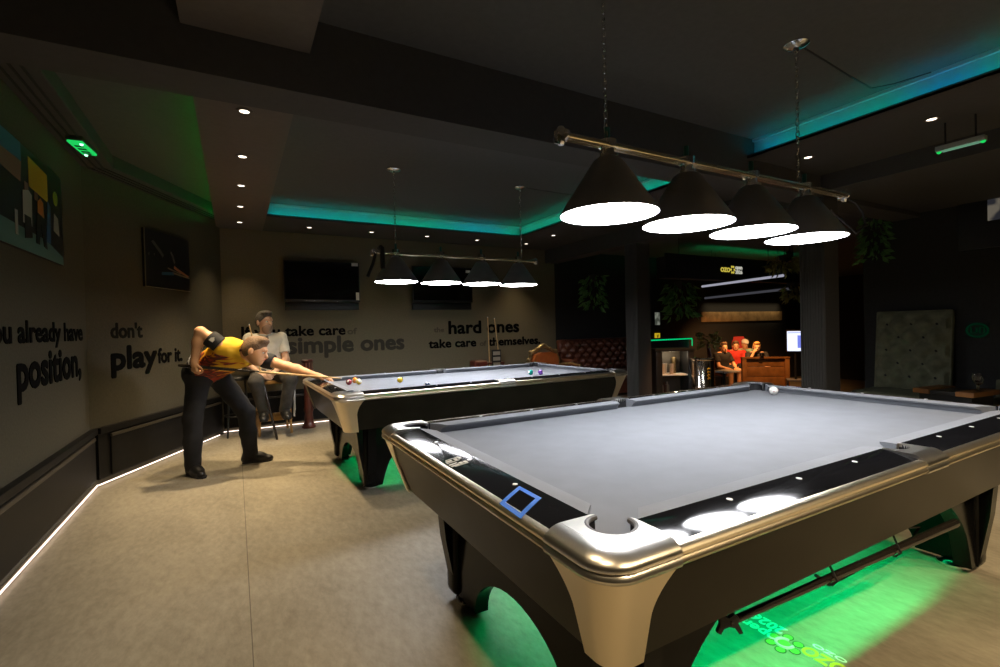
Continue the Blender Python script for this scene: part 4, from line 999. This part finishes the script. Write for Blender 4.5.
MB().tube([(.148 * math.cos(a), .148 * math.sin(a), .26) for a in [2 * PI * k / 24 for k in range(25)]], .009, 8, caps=False).build('foot_ring', 'blacksatin', bs)
# carved post table behind the end of the far table
cp = thing('carved_pedestal', 'dark red carved wooden pedestal standing behind the far table end', 'pedestal', (.03, 5.98, 0))
MB().lathe([(.085, 0), (.09, .02), (.07, .05), (.058, .08), (.052, .2), (.062, .24), (.05, .28), (.05, .62), (.062, .66), (.05, .70), (.058, .74)], (0, 0, 0), 20).build('shaft', 'wood_red', cp)
MB().lathe([(.060, .74), (.078, .755), (.080, .77), (.066, .78), (.062, .87), (.078, .885), (.082, .90), (.07, .915)], (0, 0, 0), 8).build('capital', 'wood_red', cp)
m = MB()
for a in range(8):
    an = a * PI / 4 + .39; m.tube([(.064 * math.cos(an), .064 * math.sin(an), .775), (.060 * math.cos(an), .060 * math.sin(an), .875)], .006, 6)
m.build('carving', mat('worn carving', (.22, .10, .06), .4), cp)

# ------------------------------------------------------------------ along the back wall
G = 'cues on the small rack'
t = thing('cue_rack', 'small dark rack with white labels holding two wooden cues at the back wall', 'cue rack', (2.93, 6.12, 0))
MB().box((0, 0, .03), (.36, .2, .06), bev=.01).box((-.15, 0, .38), (.03, .16, .66), bev=.006).box((.15, 0, .38), (.03, .16, .66), bev=.006).build('frame', 'wood_red', t)
MB().box((0, .0, .70), (.34, .16, .03), bev=.006).build('top_board', 'wood_red', t)
for k in range(3): MB().box((.02, -.085, .86 - .09 * k), (.13, .006, .06)).build('label_card', mat('label card %d' % k, (.32, .29, .24), .7), t)
MB().box((.02, -.075, .775), (.17, .012, .29), bev=.004).build('label_board', 'blacksatin', t)
cue('wall_cue', (2.84, 6.06, .06), (2.845, 6.12, 1.47), 'straight standing maple cue left of the pair at the back wall', .03, G)
cue('wall_cue', (3.10, 6.08, .06), (2.98, 6.14, 1.45), 'tilted maple cue right of the pair at the back wall', .03, G)
t = thing('red_stool', 'small dark red padded stool beside the cue rack', 'stool', (2.60, 6.0, 0))
MB().box((0, 0, .70), (.24, .2, .13), bev=.04, seg=3).build('seat', mat('dark red leather', (.13, .025, .015), .4), t)
for sx in (-1, 1):
    for sy in (-1, 1): MB().tube([(sx * .08, sy * .06, .66), (sx * .12, sy * .09, 0)], .014, 8).build('leg', 'blacksatin', t)
t = thing('armchair', 'ornate armchair with carved gold frame and orange leather back', 'armchair', (3.62, 5.35, 0), .15)
MB().box((0, 0, .42), (.62, .56, .14), bev=.05, seg=3).build('seat', 'leather_orange', t)
bk = MB().prism([(-.26, .46), (.26, .46), (.28, .74), (.22, .83), (.1, .865), (-.1, .865), (-.22, .83), (-.28, .74)], .18, .27, 'y').bevel(.03, 3); bk.build('backrest', 'leather_orange', t)
fr = MB().tube([(-.30, .23, .40), (-.33, .24, .72), (-.27, .25, .86), (-.13, .26, .91), (-.05, .26, .96), (0, .26, .945), (.05, .26, .96), (.13, .26, .91), (.27, .25, .86), (.33, .24, .72), (.30, .23, .40)], [.03, .028, .035, .028, .034, .024, .034, .028, .035, .028, .03], 10)
for x, z, r in ((-.27, .875, .045), (.27, .875, .045), (0, .975, .05), (-.15, .925, .035), (.15, .925, .035), (-.33, .76, .035), (.33, .76, .035)): fr.ball((x, .25, z), r, 2, sc=(1.2, .6, .7))
fr.build('carved_frame', 'gold', t)
for sx in (-1, 1):
    MB().tube([(sx * .32, .22, .64), (sx * .37, .0, .67), (sx * .36, -.22, .64), (sx * .33, -.24, .42)], .026, 8).build('armrest', 'gold', t)
    for sy in (-1, 1): MB().tube([(sx * .27, sy * .22, .38), (sx * .31, sy * .25, .2), (sx * .28, sy * .26, 0)], [.035, .022, .028], 8).build('leg', 'gold', t)
def tufted(mb, w, h, nx, nz, depth=.05, buttons=None, seg=8):
    """a buttoned pad: quilted height field in the x-z plane facing -y"""
    cols, rows = nx * seg, nz * seg; grid = []
    for j in range(rows + 1):
        r = []
        for i in range(cols + 1):
            u, v = i / cols * nx, j / rows * nz
            d = abs(math.sin(PI * (u + v) / 1.)) * abs(math.sin(PI * (u - v) / 1.))
            e = min(1, 6 * min(i / cols, 1 - i / cols), 6 * min(j / rows, 1 - j / rows))
            r.append(mb.bm.verts.new((-w / 2 + w * i / cols, -depth * (.15 + .85 * d ** .6) * e ** .4, h * j / rows)))
        grid.append(r)
    for a, b in zip(grid, grid[1:]):
        for i in range(cols): mb.bm.faces.new([a[i], a[i + 1], b[i + 1], b[i]])
    for j in range(1, nz * 2):
        for i in range(1, nx * 2):
            if (i + j) % 2 == 0 and buttons is not None: buttons.ball((-w / 2 + w * i / (2 * nx), -depth * .20, h * j / (2 * nz)), .016, 1)
    return mb
def sofa(label, loc, rz, w, seat_h, back_h, m, nx, nz, tilt=.12, cushions=1, depth=.62, arms=True):
    t = thing('tufted_sofa', label, 'sofa', loc, rz)
    MB().box((0, -depth / 2, seat_h * .42), (w, depth, seat_h * .6), bev=.02).build('base', m, t)
    for k in range(cushions):
        cw = w / cushions; MB().box((-w / 2 + cw * (k + .5), -depth / 2 - .02, seat_h - .06), (cw - .01, depth, .14), bev=.04, seg=3).build('seat_cushion', m, t)
    R = Matrix.Translation((0, -.12, seat_h)) @ Matrix.Rotation(-tilt, 4, 'X')
    bt_ = MB(); mb = tufted(MB(), w - .02, back_h - seat_h, nx, nz, .11, bt_); b = mb.build('backrest', m, t, smooth=60, M4=R)
    MB().box((0, .035, (back_h - seat_h) / 2), (w, .08, back_h - seat_h + .02), bev=.02).build('back_board', m, b, M4=R)
    bt_.build('buttons', 'blackmatte' if m == 'velvet' else m, b, M4=R)
    for sx in (-1, 1):
        if arms: MB().box((sx * (w / 2 + .06), -depth / 2, seat_h * .75 + .1), (.14, depth, seat_h + .12), bev=.05, seg=3).build('armrest', m, t)
        for y in (-.06, -depth + .06): MB().tube([(sx * (w / 2 - .08), y, .07), (sx * (w / 2 - .08), y, 0)], [.025, .018], 8).build('leg', 'blacksatin', t)
    return t
sofa('brown leather buttoned sofa against the back wall right of the armchair', (5.14, 6.2, 0), 0, 1.72, .44, 1.03, 'leather_brown', 9, 3)
t = thing('side_table', 'small dark carved side table between the armchair and the brown sofa', 'table', (4.0, 5.86, 0))
MB().lathe([(.10, .80), (.11, .81), (.11, .835), (.10, .845)], (0, 0, 0), 8).build('table_top', 'wood_red', t)
for a in range(4):
    an = PI / 4 + a * PI / 2; MB().tube([(.08 * math.cos(an), .08 * math.sin(an), .80), (.06 * math.cos(an), .06 * math.sin(an), .4), (.10 * math.cos(an), .10 * math.sin(an), 0)], .022, 8).build('leg', 'wood_red', t)
# green buttoned bench on the right, its low table and glasses
sofa('olive buttoned bench with tall back beyond the right pillar', (6.12, 1.66, 0), -PI / 2, .72, .45, 1.36, 'velvet', 3, 3, .10, 1, .66, False)
sofa('olive bench seat at the right edge behind the low table', (6.12, .40, 0), -PI / 2, 1.1, .45, .62, 'velvet', 4, 1, .10, 1, .66, False)
t = thing('low_table', 'low black table with two oak end boards in front of the olive bench', 'table', (5.13, .985, 0), -.12)
MB().box((0, 0, .575), (.40, .26, .03), bev=.004).build('centre_panel', 'blacksatin', t)
for s in (-1, 1): MB().box((0, s * .165, .58), (.44, .13, .045), bev=.005).build('end_board', 'wood_warm', t)
MB().box((0, 0, .28), (.36, .40, .56), bev=.01).build('body', 'blackmatte', t)
for k, (x, y, h, w) in enumerate([(5.16, .84, .15, 'left of the pair'), (5.06, .80, .13, 'right of the pair')]):
    q = thing('drinking_glass', 'clear stemmed glass on the low table, ' + w, 'glass', (x, y, .603), 0, 'glasses on the low table')
    MB().lathe([(.034, 0), (.034, .004), (.006, .008), (.005, h * .4), (.030, h * .55), (.036, h * .8), (.030, h), (.028, h), (.033, h * .8), (.027, h * .57), (0, h * .47)], (0, 0, 0), 20, close=False).build('bowl', 'glass', q)
# round green neon sign, wall screen and hanging greens at right
t = thing('neon_sign', 'dim green oval neon sign on the dark right wall', 'sign', (6.19, 1.135, 1.13))
ng = emit('neon green', (0., .8, .25), .014)
MB().tube([(0, .085 * math.cos(a), .07 * math.sin(a)) for a in [2 * PI * k / 32 for k in range(33)]], .009, 6, caps=False).build('neon_ring', ng, t)
m = MB().tube([(0, .05, .03), (0, .05, -.03), (0, .02, -.03)], .007, 6).tube([(0, .005, .03), (0, .005, -.03)], .007, 6).tube([(0, -.02, .03), (0, -.055, .03), (0, -.055, -.03), (0, -.02, -.03), (0, -.02, .03)], .007, 6); m.build('neon_letters', ng, t)
MB().box((.006, 0, 0), (.008, .2, .17), bev=.003).build('backing', 'blackmatte', t)
t = thing('wall_screen', 'dark screen on the right wall with a lit picture at its edge', 'screen', (6.17, .90, 2.42))
MB().box((0, 0, 0), (.05, .74, .84), bev=.008).build('casing', 'tvback', t)
scn = mat('screen picture', (.10, .10, .09), .5, var=.8, scale=14); MB().box((-.027, -.09, .0), (.004, .44, .28)).build('lit_picture', emit('lit screen', (.30, .26, .20), .3, (.05, .05, .06), 9.), t)
def foliage(mb, c, r, n, size, seed, sc=(1, 1, 1), droop=.6):
    rd = random.Random(seed)
    for _ in range(n):
        th_ = rd.uniform(0, 2 * PI); z = rd.uniform(-1, 1); q = rd.uniform(.3, 1) ** .5 * r
        p = V((c[0] + q * math.cos(th_) * sc[0], c[1] + q * math.sin(th_) * sc[1], c[2] + z * r * sc[2]))
        d = V((math.cos(th_), math.sin(th_), rd.uniform(-1, .6) - droop)).normalized(); s_ = d.cross(V((rd.uniform(-1, 1), rd.uniform(-1, 1), rd.uniform(-1, 1)))).normalized(); L_ = size * rd.uniform(.7, 1.3)
        up = d.cross(s_) * L_ * .12
        mb.add([p, p + d * L_ * .5 + s_ * L_ * .22 + up, p + d * L_, p + d * L_ * .5 - s_ * L_ * .22 + up], [(0, 1, 2, 3)])
    return mb
def hang(label, c, r, n, size, seed, sc, m='leaf', pot=True):
    t = thing('hanging_plant', label, 'plant', c)
    MB().lathe([(.05, -.05), (.085, .05), (.09, .06), (.075, .06)], (0, 0, r * sc[2] * .8), 16).build('pot', 'blackmatte', t)
    MB().tube([(0, 0, r * sc[2] * .8), (0, 0, ZS - c[2])], .005, 6).build('hanger', 'blackmatte', t)
    foliage(MB(), (0, 0, 0), r, n, size, seed, sc).build('foliage', m, t, smooth=0)
    return t
hang('trailing green plant on the dark right wall beside the pillar', (6.05, 2.02, 2.30), .22, 120, .10, 3, (.6, .6, 1.3))

# ------------------------------------------------------------------ lounge beyond the pillars
def yawbox(t, name, c, d, m, bev=.005, par=None): return MB().box(c, d, bev=bev).build(name, m, par or t)
VR = -.50                                   # furniture here stands turned towards the pool tables
t = thing('shelf_cabinet', 'black open cabinet with lit shelf of glasses right of the square pillar', 'cabinet', (4.93, 4.18, 0), VR)
for x in (-.235, .235): yawbox(t, 'side_panel', (x, 0, .45), (.09, .34, .90), 'blacksatin')
yawbox(t, 'top_panel', (0, 0, .89), (.58, .36, .04), 'blacksatin'); yawbox(t, 'back_panel', (0, .16, .45), (.5, .02, .86), mat('lit cabinet back', (.10, .085, .065), .6)); yawbox(t, 'shelf', (0, -.01, .52), (.48, .30, .02), 'white'); yawbox(t, 'plinth', (0, 0, .06), (.5, .32, .12), 'blacksatin')
cM = t
def at_cab(x, y): c, s = math.cos(VR), math.sin(VR); return (4.93 + c * x - s * y, 4.18 + s * x + c * y)
light('cabinet_lamp', 'POINT', (*at_cab(0, -.06), .82), 1.6, (1., .8, .55), shadow_soft_size=.03)
for k, (x, y, w) in enumerate([(-.15, -.06, 'leftmost'), (-.085, .03, 'second from the left'), (-.02, -.07, 'middle'), (.05, .02, 'tallest gold')]):
    px_, py_ = at_cab(x, y); q = thing('bar_glass', '%s glass on the lit cabinet shelf' % w, 'glass', (px_, py_, .5305), 0, 'glasses on the cabinet shelf')
    h = .24 if k == 3 else .15
    MB().lathe([(.03, 0), (.026, .02), (.03, h * .6), (.038, h), (.034, h), (.026, h * .6), (.02, .03), (0, .025)], (0, 0, 0), 16, close=False).build('bowl', 'gold' if k == 3 else mat('cup %d' % k, (.5, .42, .34), .3), q)
for k in range(3):
    px_, py_ = at_cab(-.15 + .05 * k, .02 * k); q = MB().box((0, 0, .12), (.04, .05, .24), bev=.004).lathe([(.012, .24), (.012, .28)], (0, 0, 0), 10).build('bottle', mat('carton %d' % k, ((.45, .35, .28), (.12, .05, .03), (.4, .33, .25))[k], .5)); q.location = (px_, py_, .1205)
    tag(q, '%s bottle in the lower bay of the lit cabinet' % ('pale left', 'dark brown', 'pale right')[k], 'bottle', 'bottles in the cabinet')
t = thing('steel_drum', 'polished steel drum table with upright yellow lettering by the cabinet', 'drum', (5.13, 3.78, 0))
MB().lathe([(.155, 0), (.165, .02), (.16, .04), (.16, .34), (.166, .35), (.166, .365), (.16, .375), (.16, .74), (.168, .75), (.168, .77), (.155, .775)], (0, 0, 0), 48).build('shell', 'steel', t)
yt = mat('yellow print', (.8, .5, .03), .5); m = MB()
for k in range(4):
    an = math.radians(-112); z = .62 - k * .045; cx, cy = .163 * math.cos(an), .163 * math.sin(an)
    m.tube([(cx + .018 * math.cos(a) * -math.sin(an), cy + .018 * math.cos(a) * math.cos(an), z + .014 * math.sin(a)) for a in [2 * PI * q / 10 for q in range(8)]], .004, 5)
m.build('yellow_letters', yt, t)
t = thing('potted_palm', 'potted palm with olive fronds standing behind the steel drum', 'plant', (6.02, 4.36, 0))
MB().lathe([(.12, 0), (.17, .36), (.18, .40), (.16, .40)], (0, 0, 0), 24).build('pot', 'blackmatte', t)
MB().tube([(0, 0, .38), (.02, 0, .7), (0, .02, .95)], [.035, .03, .02], 8).build('stem', 'wood_red', t)
foliage(MB(), (0, 0, 1.0), .10, 80, .11, 5, (1, 1, 1.0), -.1).build('foliage', 'leaf_olive', t, smooth=0)
# counter with a green lit edge
t = thing('bar_counter', 'dark bar counter with a glowing green edge behind the cabinet', 'counter', (5.95, 5.10, 0))
yawbox(t, 'body', (0, .2, .49), (1.0, .4, .98), 'blacksatin'); yawbox(t, 'counter_top', (0, .2, 1.0), (1.06, .46, .04), 'wood_red')
MB().box((0, -.035, 1.0), (1.06, .012, .02)).box((.535, -.035, .93), (.012, .012, .13)).build('glow_edge', emit('green edge', (0., .8, .25), .6), t)
# half-height wooden partition, table, lounge seats and people on the lower floor
c0 = V((8.84, 5.18, ZL)); PR = -.70
t = thing('wooden_partition', 'warm wooden plank partition with corner posts in front of the sitting people', 'partition', c0, PR)
for k in range(5): yawbox(t, 'plank', (0, .02, .22 + k * .205), (.82, .03, .195), 'wood_warm')
for x in (-.41, .41): yawbox(t, 'post', (x, 0, .56), (.085, .09, 1.12), 'wood_warm')
yawbox(t, 'top_rail', (0, 0, 1.125), (.92, .11, .035), 'wood_warm')
def lounge_fill_spot(loc, aim, e, label, ang=60):  # spot lamps added to brighten the people, the partition and the drum
    o = light('lounge_fill_spot', 'SPOT', loc, e, (1., .46, .16), spot_size=math.radians(ang), spot_blend=.7, shadow_soft_size=.06)
    d = V(aim) - V(loc); o.rotation_euler = d.to_track_quat('-Z', 'Y').to_euler()
    sp = thing('added_spot_lamp', label, 'ceiling light', loc)
    MB().lathe([(.055, -.01), (.06, .14), (.02, .16)], (0, 0, .02), 16, close=False).build('lamp_body', 'blackmatte', sp); MB().tube([(0, 0, .17), (0, 0, ZS - loc[2])], .008, 6).build('hanger', 'blackmatte', sp)
lounge_fill_spot((9.5, 5.9, 2.3), (10.9, 7.1, .35), 520, 'small added spot lamp over the people in the lounge', 75)
lounge_fill_spot((7.9, 4.1, 2.35), (8.84, 5.2, .1), 190, 'small added spot lamp in front of the wooden partition', 60)
lounge_fill_spot((4.75, 3.1, 2.35), (5.05, 3.85, .5), 120, 'small added spot lamp over the steel drum', 55)
t = thing('lounge_table', 'pale low table with dark pedestal beside the wooden partition', 'table', (7.73, 5.33, ZL))
yawbox(t, 'table_top', (0, 0, .90), (.50, .36, .03), 'white'); MB().lathe([(.14, 0), (.14, .02), (.03, .04), (.03, .885)], (0, 0, 0), 20).build('pedestal', 'blacksatin', t)
def lounge_stool(x, y, label):
    t = thing('lounge_stool', label, 'stool', (x, y, ZL), 0, 'stools in the lounge')
    MB().lathe([(.16, .54), (.19, .56), (.19, .60), (.16, .62)], (0, 0, 0), 24).build('seat', 'leather_brown', t)
    MB().lathe([(.17, 0), (.17, .02), (.03, .05), (.03, .54)], (0, 0, 0), 20).build('pedestal', 'blacksatin', t)
    return t
def sitter(px_, py_, label, shirt, hair_m, ang, look, arms, legs='trousers', hat=None, bald=False, zs=.635, sk='skin'):
    o = A3(px_, py_, ZL); f = A3(math.cos(ang), math.sin(ang), 0); s = A3(-f[1], f[0], 0); Z = A3(0, 0, 1)
    P = lambda a, b, c: o + f * a + s * b + Z * c
    G_ = dict(pel=P(0, 0, zs + .1), hipL=P(.02, .09, zs + .08), hipR=P(.02, -.09, zs + .08), chest=P(.03, 0, zs + .36), neck=P(.05, 0, zs + .49), shL=P(.03, .18, zs + .44), shR=P(.03, -.18, zs + .44), kneeL=P(.44, .13, zs + .06), kneeR=P(.44, -.13, zs + .06), ankL=P(.42, .12, .12), ankR=P(.42, -.12, .12), head=P(.09, 0, zs + .62))
    ha = head_axes(A3(*look), A3(0, 0, 1)); hp, HP = head_prims(G_['head'], ha, 1.05)
    pr = torso_prims(G_['pel'], G_['chest'], G_['shL'], G_['shR'], G_['hipL'], G_['hipR'], G_['neck'], .92) + [cone(G_['neck'], G_['head'] - A3(0, 0, .05), .055, .055, .03)] + hp
    for a, (e, w) in zip(('L', 'R'), arms):
        e, w = P(*e), P(*w); G_['el' + a] = e
        pr += [cone(G_['sh' + a], e, .052, .042, .03), cone(e, w, .042, .028, .03)] + hand(w, (w - e), -Z if True else Z, s if a == 'R' else -s, .5)
        pr += [cone(G_['hip' + a], G_['knee' + a], .085, .06, .04), cone(G_['knee' + a], G_['ank' + a], .058, .04, .03), cone(G_['ank' + a], G_['ank' + a] + f * .14 - Z * .08, .036, .03, .02)]
    b = solid('person', pr, .0095, sk); b.data.transform(Matrix.Translation(-V(o))); b.location = V(o); tag(b, label, 'person')
    tk = torso_prims(G_['pel'], G_['chest'], G_['shL'], G_['shR'], G_['hipL'], G_['hipR'], G_['neck'], .98)
    fl = [(tk, [(P(0, 0, zs + .06), -Z), (G_['neck'] + Z * .01, Z)])]
    for a in 'LR': d = nrm(G_['el' + a] - G_['sh' + a]); e = lerp(G_['sh' + a], G_['el' + a], .65); fl.append(([cone(G_['sh' + a], e + d * .05, .06, .055, .02)], [(e, d)]))
    solid('shirt', fl, .011, shirt, b, grow=.014)
    pt = [cone(G_['hipL'], G_['hipR'], .1, .1, .04)]; cuts = [(P(0, 0, zs + .2), Z)]
    if legs == 'shorts': pt += [cone(G_['hip' + a], lerp(G_['hip' + a], G_['knee' + a], .6), .095, .085, .04) for a in 'LR']
    else:
        for a in 'LR': pt += [cone(G_['hip' + a], G_['knee' + a], .095, .07, .04), cone(G_['knee' + a], G_['ank' + a], .068, .055, .04)]
    solid('shorts' if legs == 'shorts' else 'trousers', [(pt, cuts)], .011, 'trousers', b, grow=.006)
    for a in 'LR': shoe(b, G_['ank' + a] - f * .06 - Z * .119, G_['ank' + a] + f * .2 - Z * .119, 'shoe')
    face_parts(b, HP, ha, 1.05, hair_m)
    if hat: solid('cap', [([ell(HP(-.01, 0, .06), A3(.108, .09, .085) * 1.05, .02, ha), cone(HP(.09, .03, .062), HP(.14, 0, .052), .02, .012, .02), cone(HP(.09, -.03, .062), HP(.14, 0, .052), .02, .012, .02)], [(HP(0, 0, .045), -ha[2])])], .008, hat, b)
    elif not bald: hair(b, HP, ha, 1.05, hair_m)
    return b
red_s = mat('red shirt', (.55, .03, .02), .8, var=.2, scale=8); grn_s = mat('green patterned shirt', (.02, .16, .09), .8, var=.7, scale=14, col2=(.25, .40, .30)); blk_s = mat('black shirt', (.012, .012, .013), .85)
face = -2.50
rest = (((.18, .24, .80), (.36, .12, .74)), ((.18, -.24, .80), (.36, -.10, .74)))
SP = [((9.82, 6.93), 'under the person in shorts'), ((10.86, 7.26), 'under the person in red'), ((11.64, 7.52), 'under the person in the white cap'), ((10.39, 6.37), 'under the fair haired person')]
for (x, y), w in SP: lounge_stool(x, y, 'round brown stool in the lounge ' + w)
sitter(*SP[0][0], 'person in a black shirt and shorts sitting at the left of the lounge group', blk_s, 'hair_brown', face + .75, (-.5, -.85, 0), rest, 'shorts')
sitter(*SP[1][0], 'person in a red shirt sitting in the lounge', red_s, 'hair_brown', face, (-.75, -.65, -.1), rest)
sitter(*SP[2][0], 'person in a green shirt and white cap sitting in the lounge', grn_s, 'hair_brown', face, (-.5, -.85, -.2), rest, hat='white')
sitter(*SP[3][0], 'person in dark clothes with fair hair resting head on hand', blk_s, mat('fair hair', (.5, .28, .08), .7), face, (-.8, -.6, -.1), (((.18, .24, .80), (.36, .12, .74)), ((.26, -.2, .86), (.20, -.07, 1.13))))
t = thing('red_chair', 'bright red chair back rising behind the person in red', 'chair', (12.0, 7.95, ZL), -.95)
MB().prism([(-.16, .5), (.16, .5), (.19, 1.25), (.13, 1.46), (-.13, 1.46), (-.19, 1.25)], 0, .08, 'y').bevel(.03, 3).build('backrest', mat('red upholstery', (.5, .02, .02), .6), t); MB().box((0, -.02, .48), (.36, .3, .1), bev=.03).build('seat', mat('red seat', (.4, .02, .02), .6), t)
for sx in (-1, 1):
    for sy in (-1, 1): MB().tube([(sx * .15, sy * .12 - .02, .45), (sx * .16, sy * .13 - .02, 0)], .016, 8).build('leg', 'blacksatin', t)
# lit till screen beside the fluted pillar
t = thing('till_screen', 'bright white till screen on a stand beside the fluted pillar', 'screen', (8.58, 4.41, ZL), -.95)
MB().box((0, 0, 1.49), (.30, .03, .42), bev=.006).build('casing', 'tvback', t)
MB().box((0, -.017, 1.49), (.27, .003, .38)).build('display', emit('white display', (.75, .80, 1.), 1.1), t)
m = MB(); m.box((.07, -.0195, 1.48), (.07, .002, .24)).box((0, -.0195, 1.65), (.25, .002, .012)).build('display_panel', emit('blue display', (.18, .22, .75), .9), t, smooth=0)
MB().tube([(0, .02, 1.30), (0, .02, .75)], .02, 10).build('stem', 'blacksatin', t)
for k in range(3): yawbox(t, 'shelf', (.02, .05, .34 + k * .2), (.34, .3, .03), mat('grey shelf %d' % k, (.16, .16, .17), .6))
for sx in (-1, 1): yawbox(t, 'upright', (sx * .16 + .02, .05, .37), (.03, .3, .74), 'blacksatin')
t = MB().lathe([(.015, 0), (.045, .01), (.05, .08), (.044, .08), (.04, .015), (0, .012)], (0, 0, 0), 18, close=False).build('bowl', 'steel'); t.location = tuple(c0 + V((-.1, -.0, 1.1425))); tag(t, 'small shiny bowl on the wooden partition', 'bowl')
# wood-clad band, header with its projected logo, tube lights
struct(MB().box((12.9, 8.385, 1.45), (3.9, .03, .29), bev=.004).build('trim_wood_band', mat('lit wood cladding', (.34, .22, .10), .6, var=.4, scale=5), smooth=0))
light('band_lamp', 'AREA', (12.9, 8.1, 1.95), 2.6, (1., .75, .42), shape='RECTANGLE', size=3.6, size_y=.05, spread=math.radians(80)).rotation_euler = (math.radians(38), 0, 0)
hd = sbox('beam_4', (5.6, 4.85, 2.06), (10.4, 5.05, 2.42), 'wall_dark'); sbox('trim_header_lip', (5.6, 4.85, 2.42), (10.4, 4.87, 2.48), 'wall_dark')
strip('led_strip', ((6.6, 4.92, 2.43), (9.4, 4.92, 2.43)), .03, .02, emit('green header strip', (0., .8, .22), 9.), 'green strip light on top of the dark header in the lounge')
t = thing('header_projection', 'yellow and white flower logo reading open 2026, light projected on the dark header', 'sign', (7.38, 4.845, 2.26))
ye = emit('projected yellow', (.55, .45, .06), .8); wh = emit('projected white', (.5, .5, .42), .8)  # glowing letters stand in for a logo projected onto the header
fm2 = lambda x, z: frame_mat((x, -.002, z), (1, 0, 0), (0, -1, 0))
lettering('lettering_word', 'OZO', .26, .075, fm2(-.36, -.045), ye, parent=t, bold=.05, ref='O')
lettering('lettering_open', 'open', .20, .07, fm2(.06, .015), wh, parent=t, bold=.04, ref='l'); lettering('lettering_year', '2026', .20, .06, fm2(.06, -.07), wh, parent=t, bold=.04, ref='2')
m = MB()
for a in range(6):
    an = a * PI / 3; m.prism([(-.02 + .05 * math.cos(an) + .022 * math.cos(b), .0 + .06 * math.sin(an) + .022 * math.sin(b)) for b in [2 * PI * k / 10 for k in range(10)]], -.006, -.002, 'y')
m.build('petals', ye, t, smooth=0)
def tubelight(a, b, m, label):
    t = thing('tube_light', label, 'ceiling light', tuple((V(a) + V(b)) / 2)); d = (V(b) - V(a)) / 2
    MB().tube([-d, d], .022, 10).build('tube', m, t); MB().tube([-d * .97 + V((0, 0, .03)), d * .97 + V((0, 0, .03))], .016, 8).build('housing', 'blackmatte', t)
    for q in (-.7, .7): MB().tube([d * q + V((0, 0, .03)), d * q + V((0, 0, ZS - (a[2] + b[2]) / 2))], .004, 6).build('hanger', 'blackmatte', t)
tubelight((7.19, 5.38, 1.99), (6.71, 3.52, 1.99), emit('cold tube', (.62, .62, .75), .42), 'white tube light hanging aslant over the lounge below the projected logo')
tubelight((7.55, 5.60, 1.78), (7.05, 3.55, 1.80), emit('dim tube', (.30, .30, .36), .12), 'dim grey tube light below the white tube light in the lounge')
hang('wide hanging green plant left of the projected logo in the lounge', (5.37, 4.37, 1.66), .24, 160, .13, 11, (.9, .9, 1.1))
hang('olive hanging plant beside the fluted pillar top', (6.72, 3.50, 2.16), .20, 130, .13, 12, (1, 1, .5), 'leaf_olive')
hang('lower olive hanging plant beside the fluted pillar', (6.93, 3.50, 1.74), .13, 80, .11, 13, (1, 1, .8), 'leaf_olive')
hang('dark trailing plant left of the square pillar', (4.45, 5.35, 1.85), .22, 120, .12, 14, (.8, .8, 1.2))
t = thing('lit_picture', 'small lit picture on the lounge wall right of the square pillar', 'picture', (6.86, 6.24, 1.39))
MB().box((0, 0, 0), (.17, .03, .30), bev=.005).build('frame', 'blacksatin', t); MB().box((0, -.017, 0), (.14, .003, .26)).build('lit_panel', emit('picture glow', (.30, .32, .26), .45, (.08, .09, .07), 8.), t)
t = thing('yellow_sign', 'small yellow sign with a black mark below the lit picture', 'sign', (6.86, 6.235, 1.03))
MB().box((0, 0, 0), (.14, .02, .12), bev=.003).build('plate', emit('yellow plate', (.75, .52, .02), .55), t)
MB().prism([(-.03, .03), (-.012, .03), (0, -.01), (.02, .035), (.035, .03), (.008, -.035), (-.008, -.035)], -.0125, -.0105, 'y').build('mark', 'blackmatte', t, smooth=0)

# ------------------------------------------------------------------ world and view
sc = bpy.context.scene
w = bpy.data.worlds.new('world'); w.use_nodes = True; sc.world = w
w.node_tree.nodes['Background'].inputs[0].default_value = (.0, .0, .0, 1)
sc.view_settings.view_transform = 'Standard'; sc.view_settings.look = 'None'
sc.view_settings.gamma = 1; sc.view_settings.use_curve_mapping = False; sc.view_settings.exposure = .33
sc.cycles.use_denoising = True
sc.cycles.max_bounces = 8; sc.cycles.diffuse_bounces = 4; sc.cycles.glossy_bounces = 5
sc.cycles.caustics_reflective = False; sc.cycles.caustics_refractive = False
sc.cycles.sample_clamp_indirect = 4.
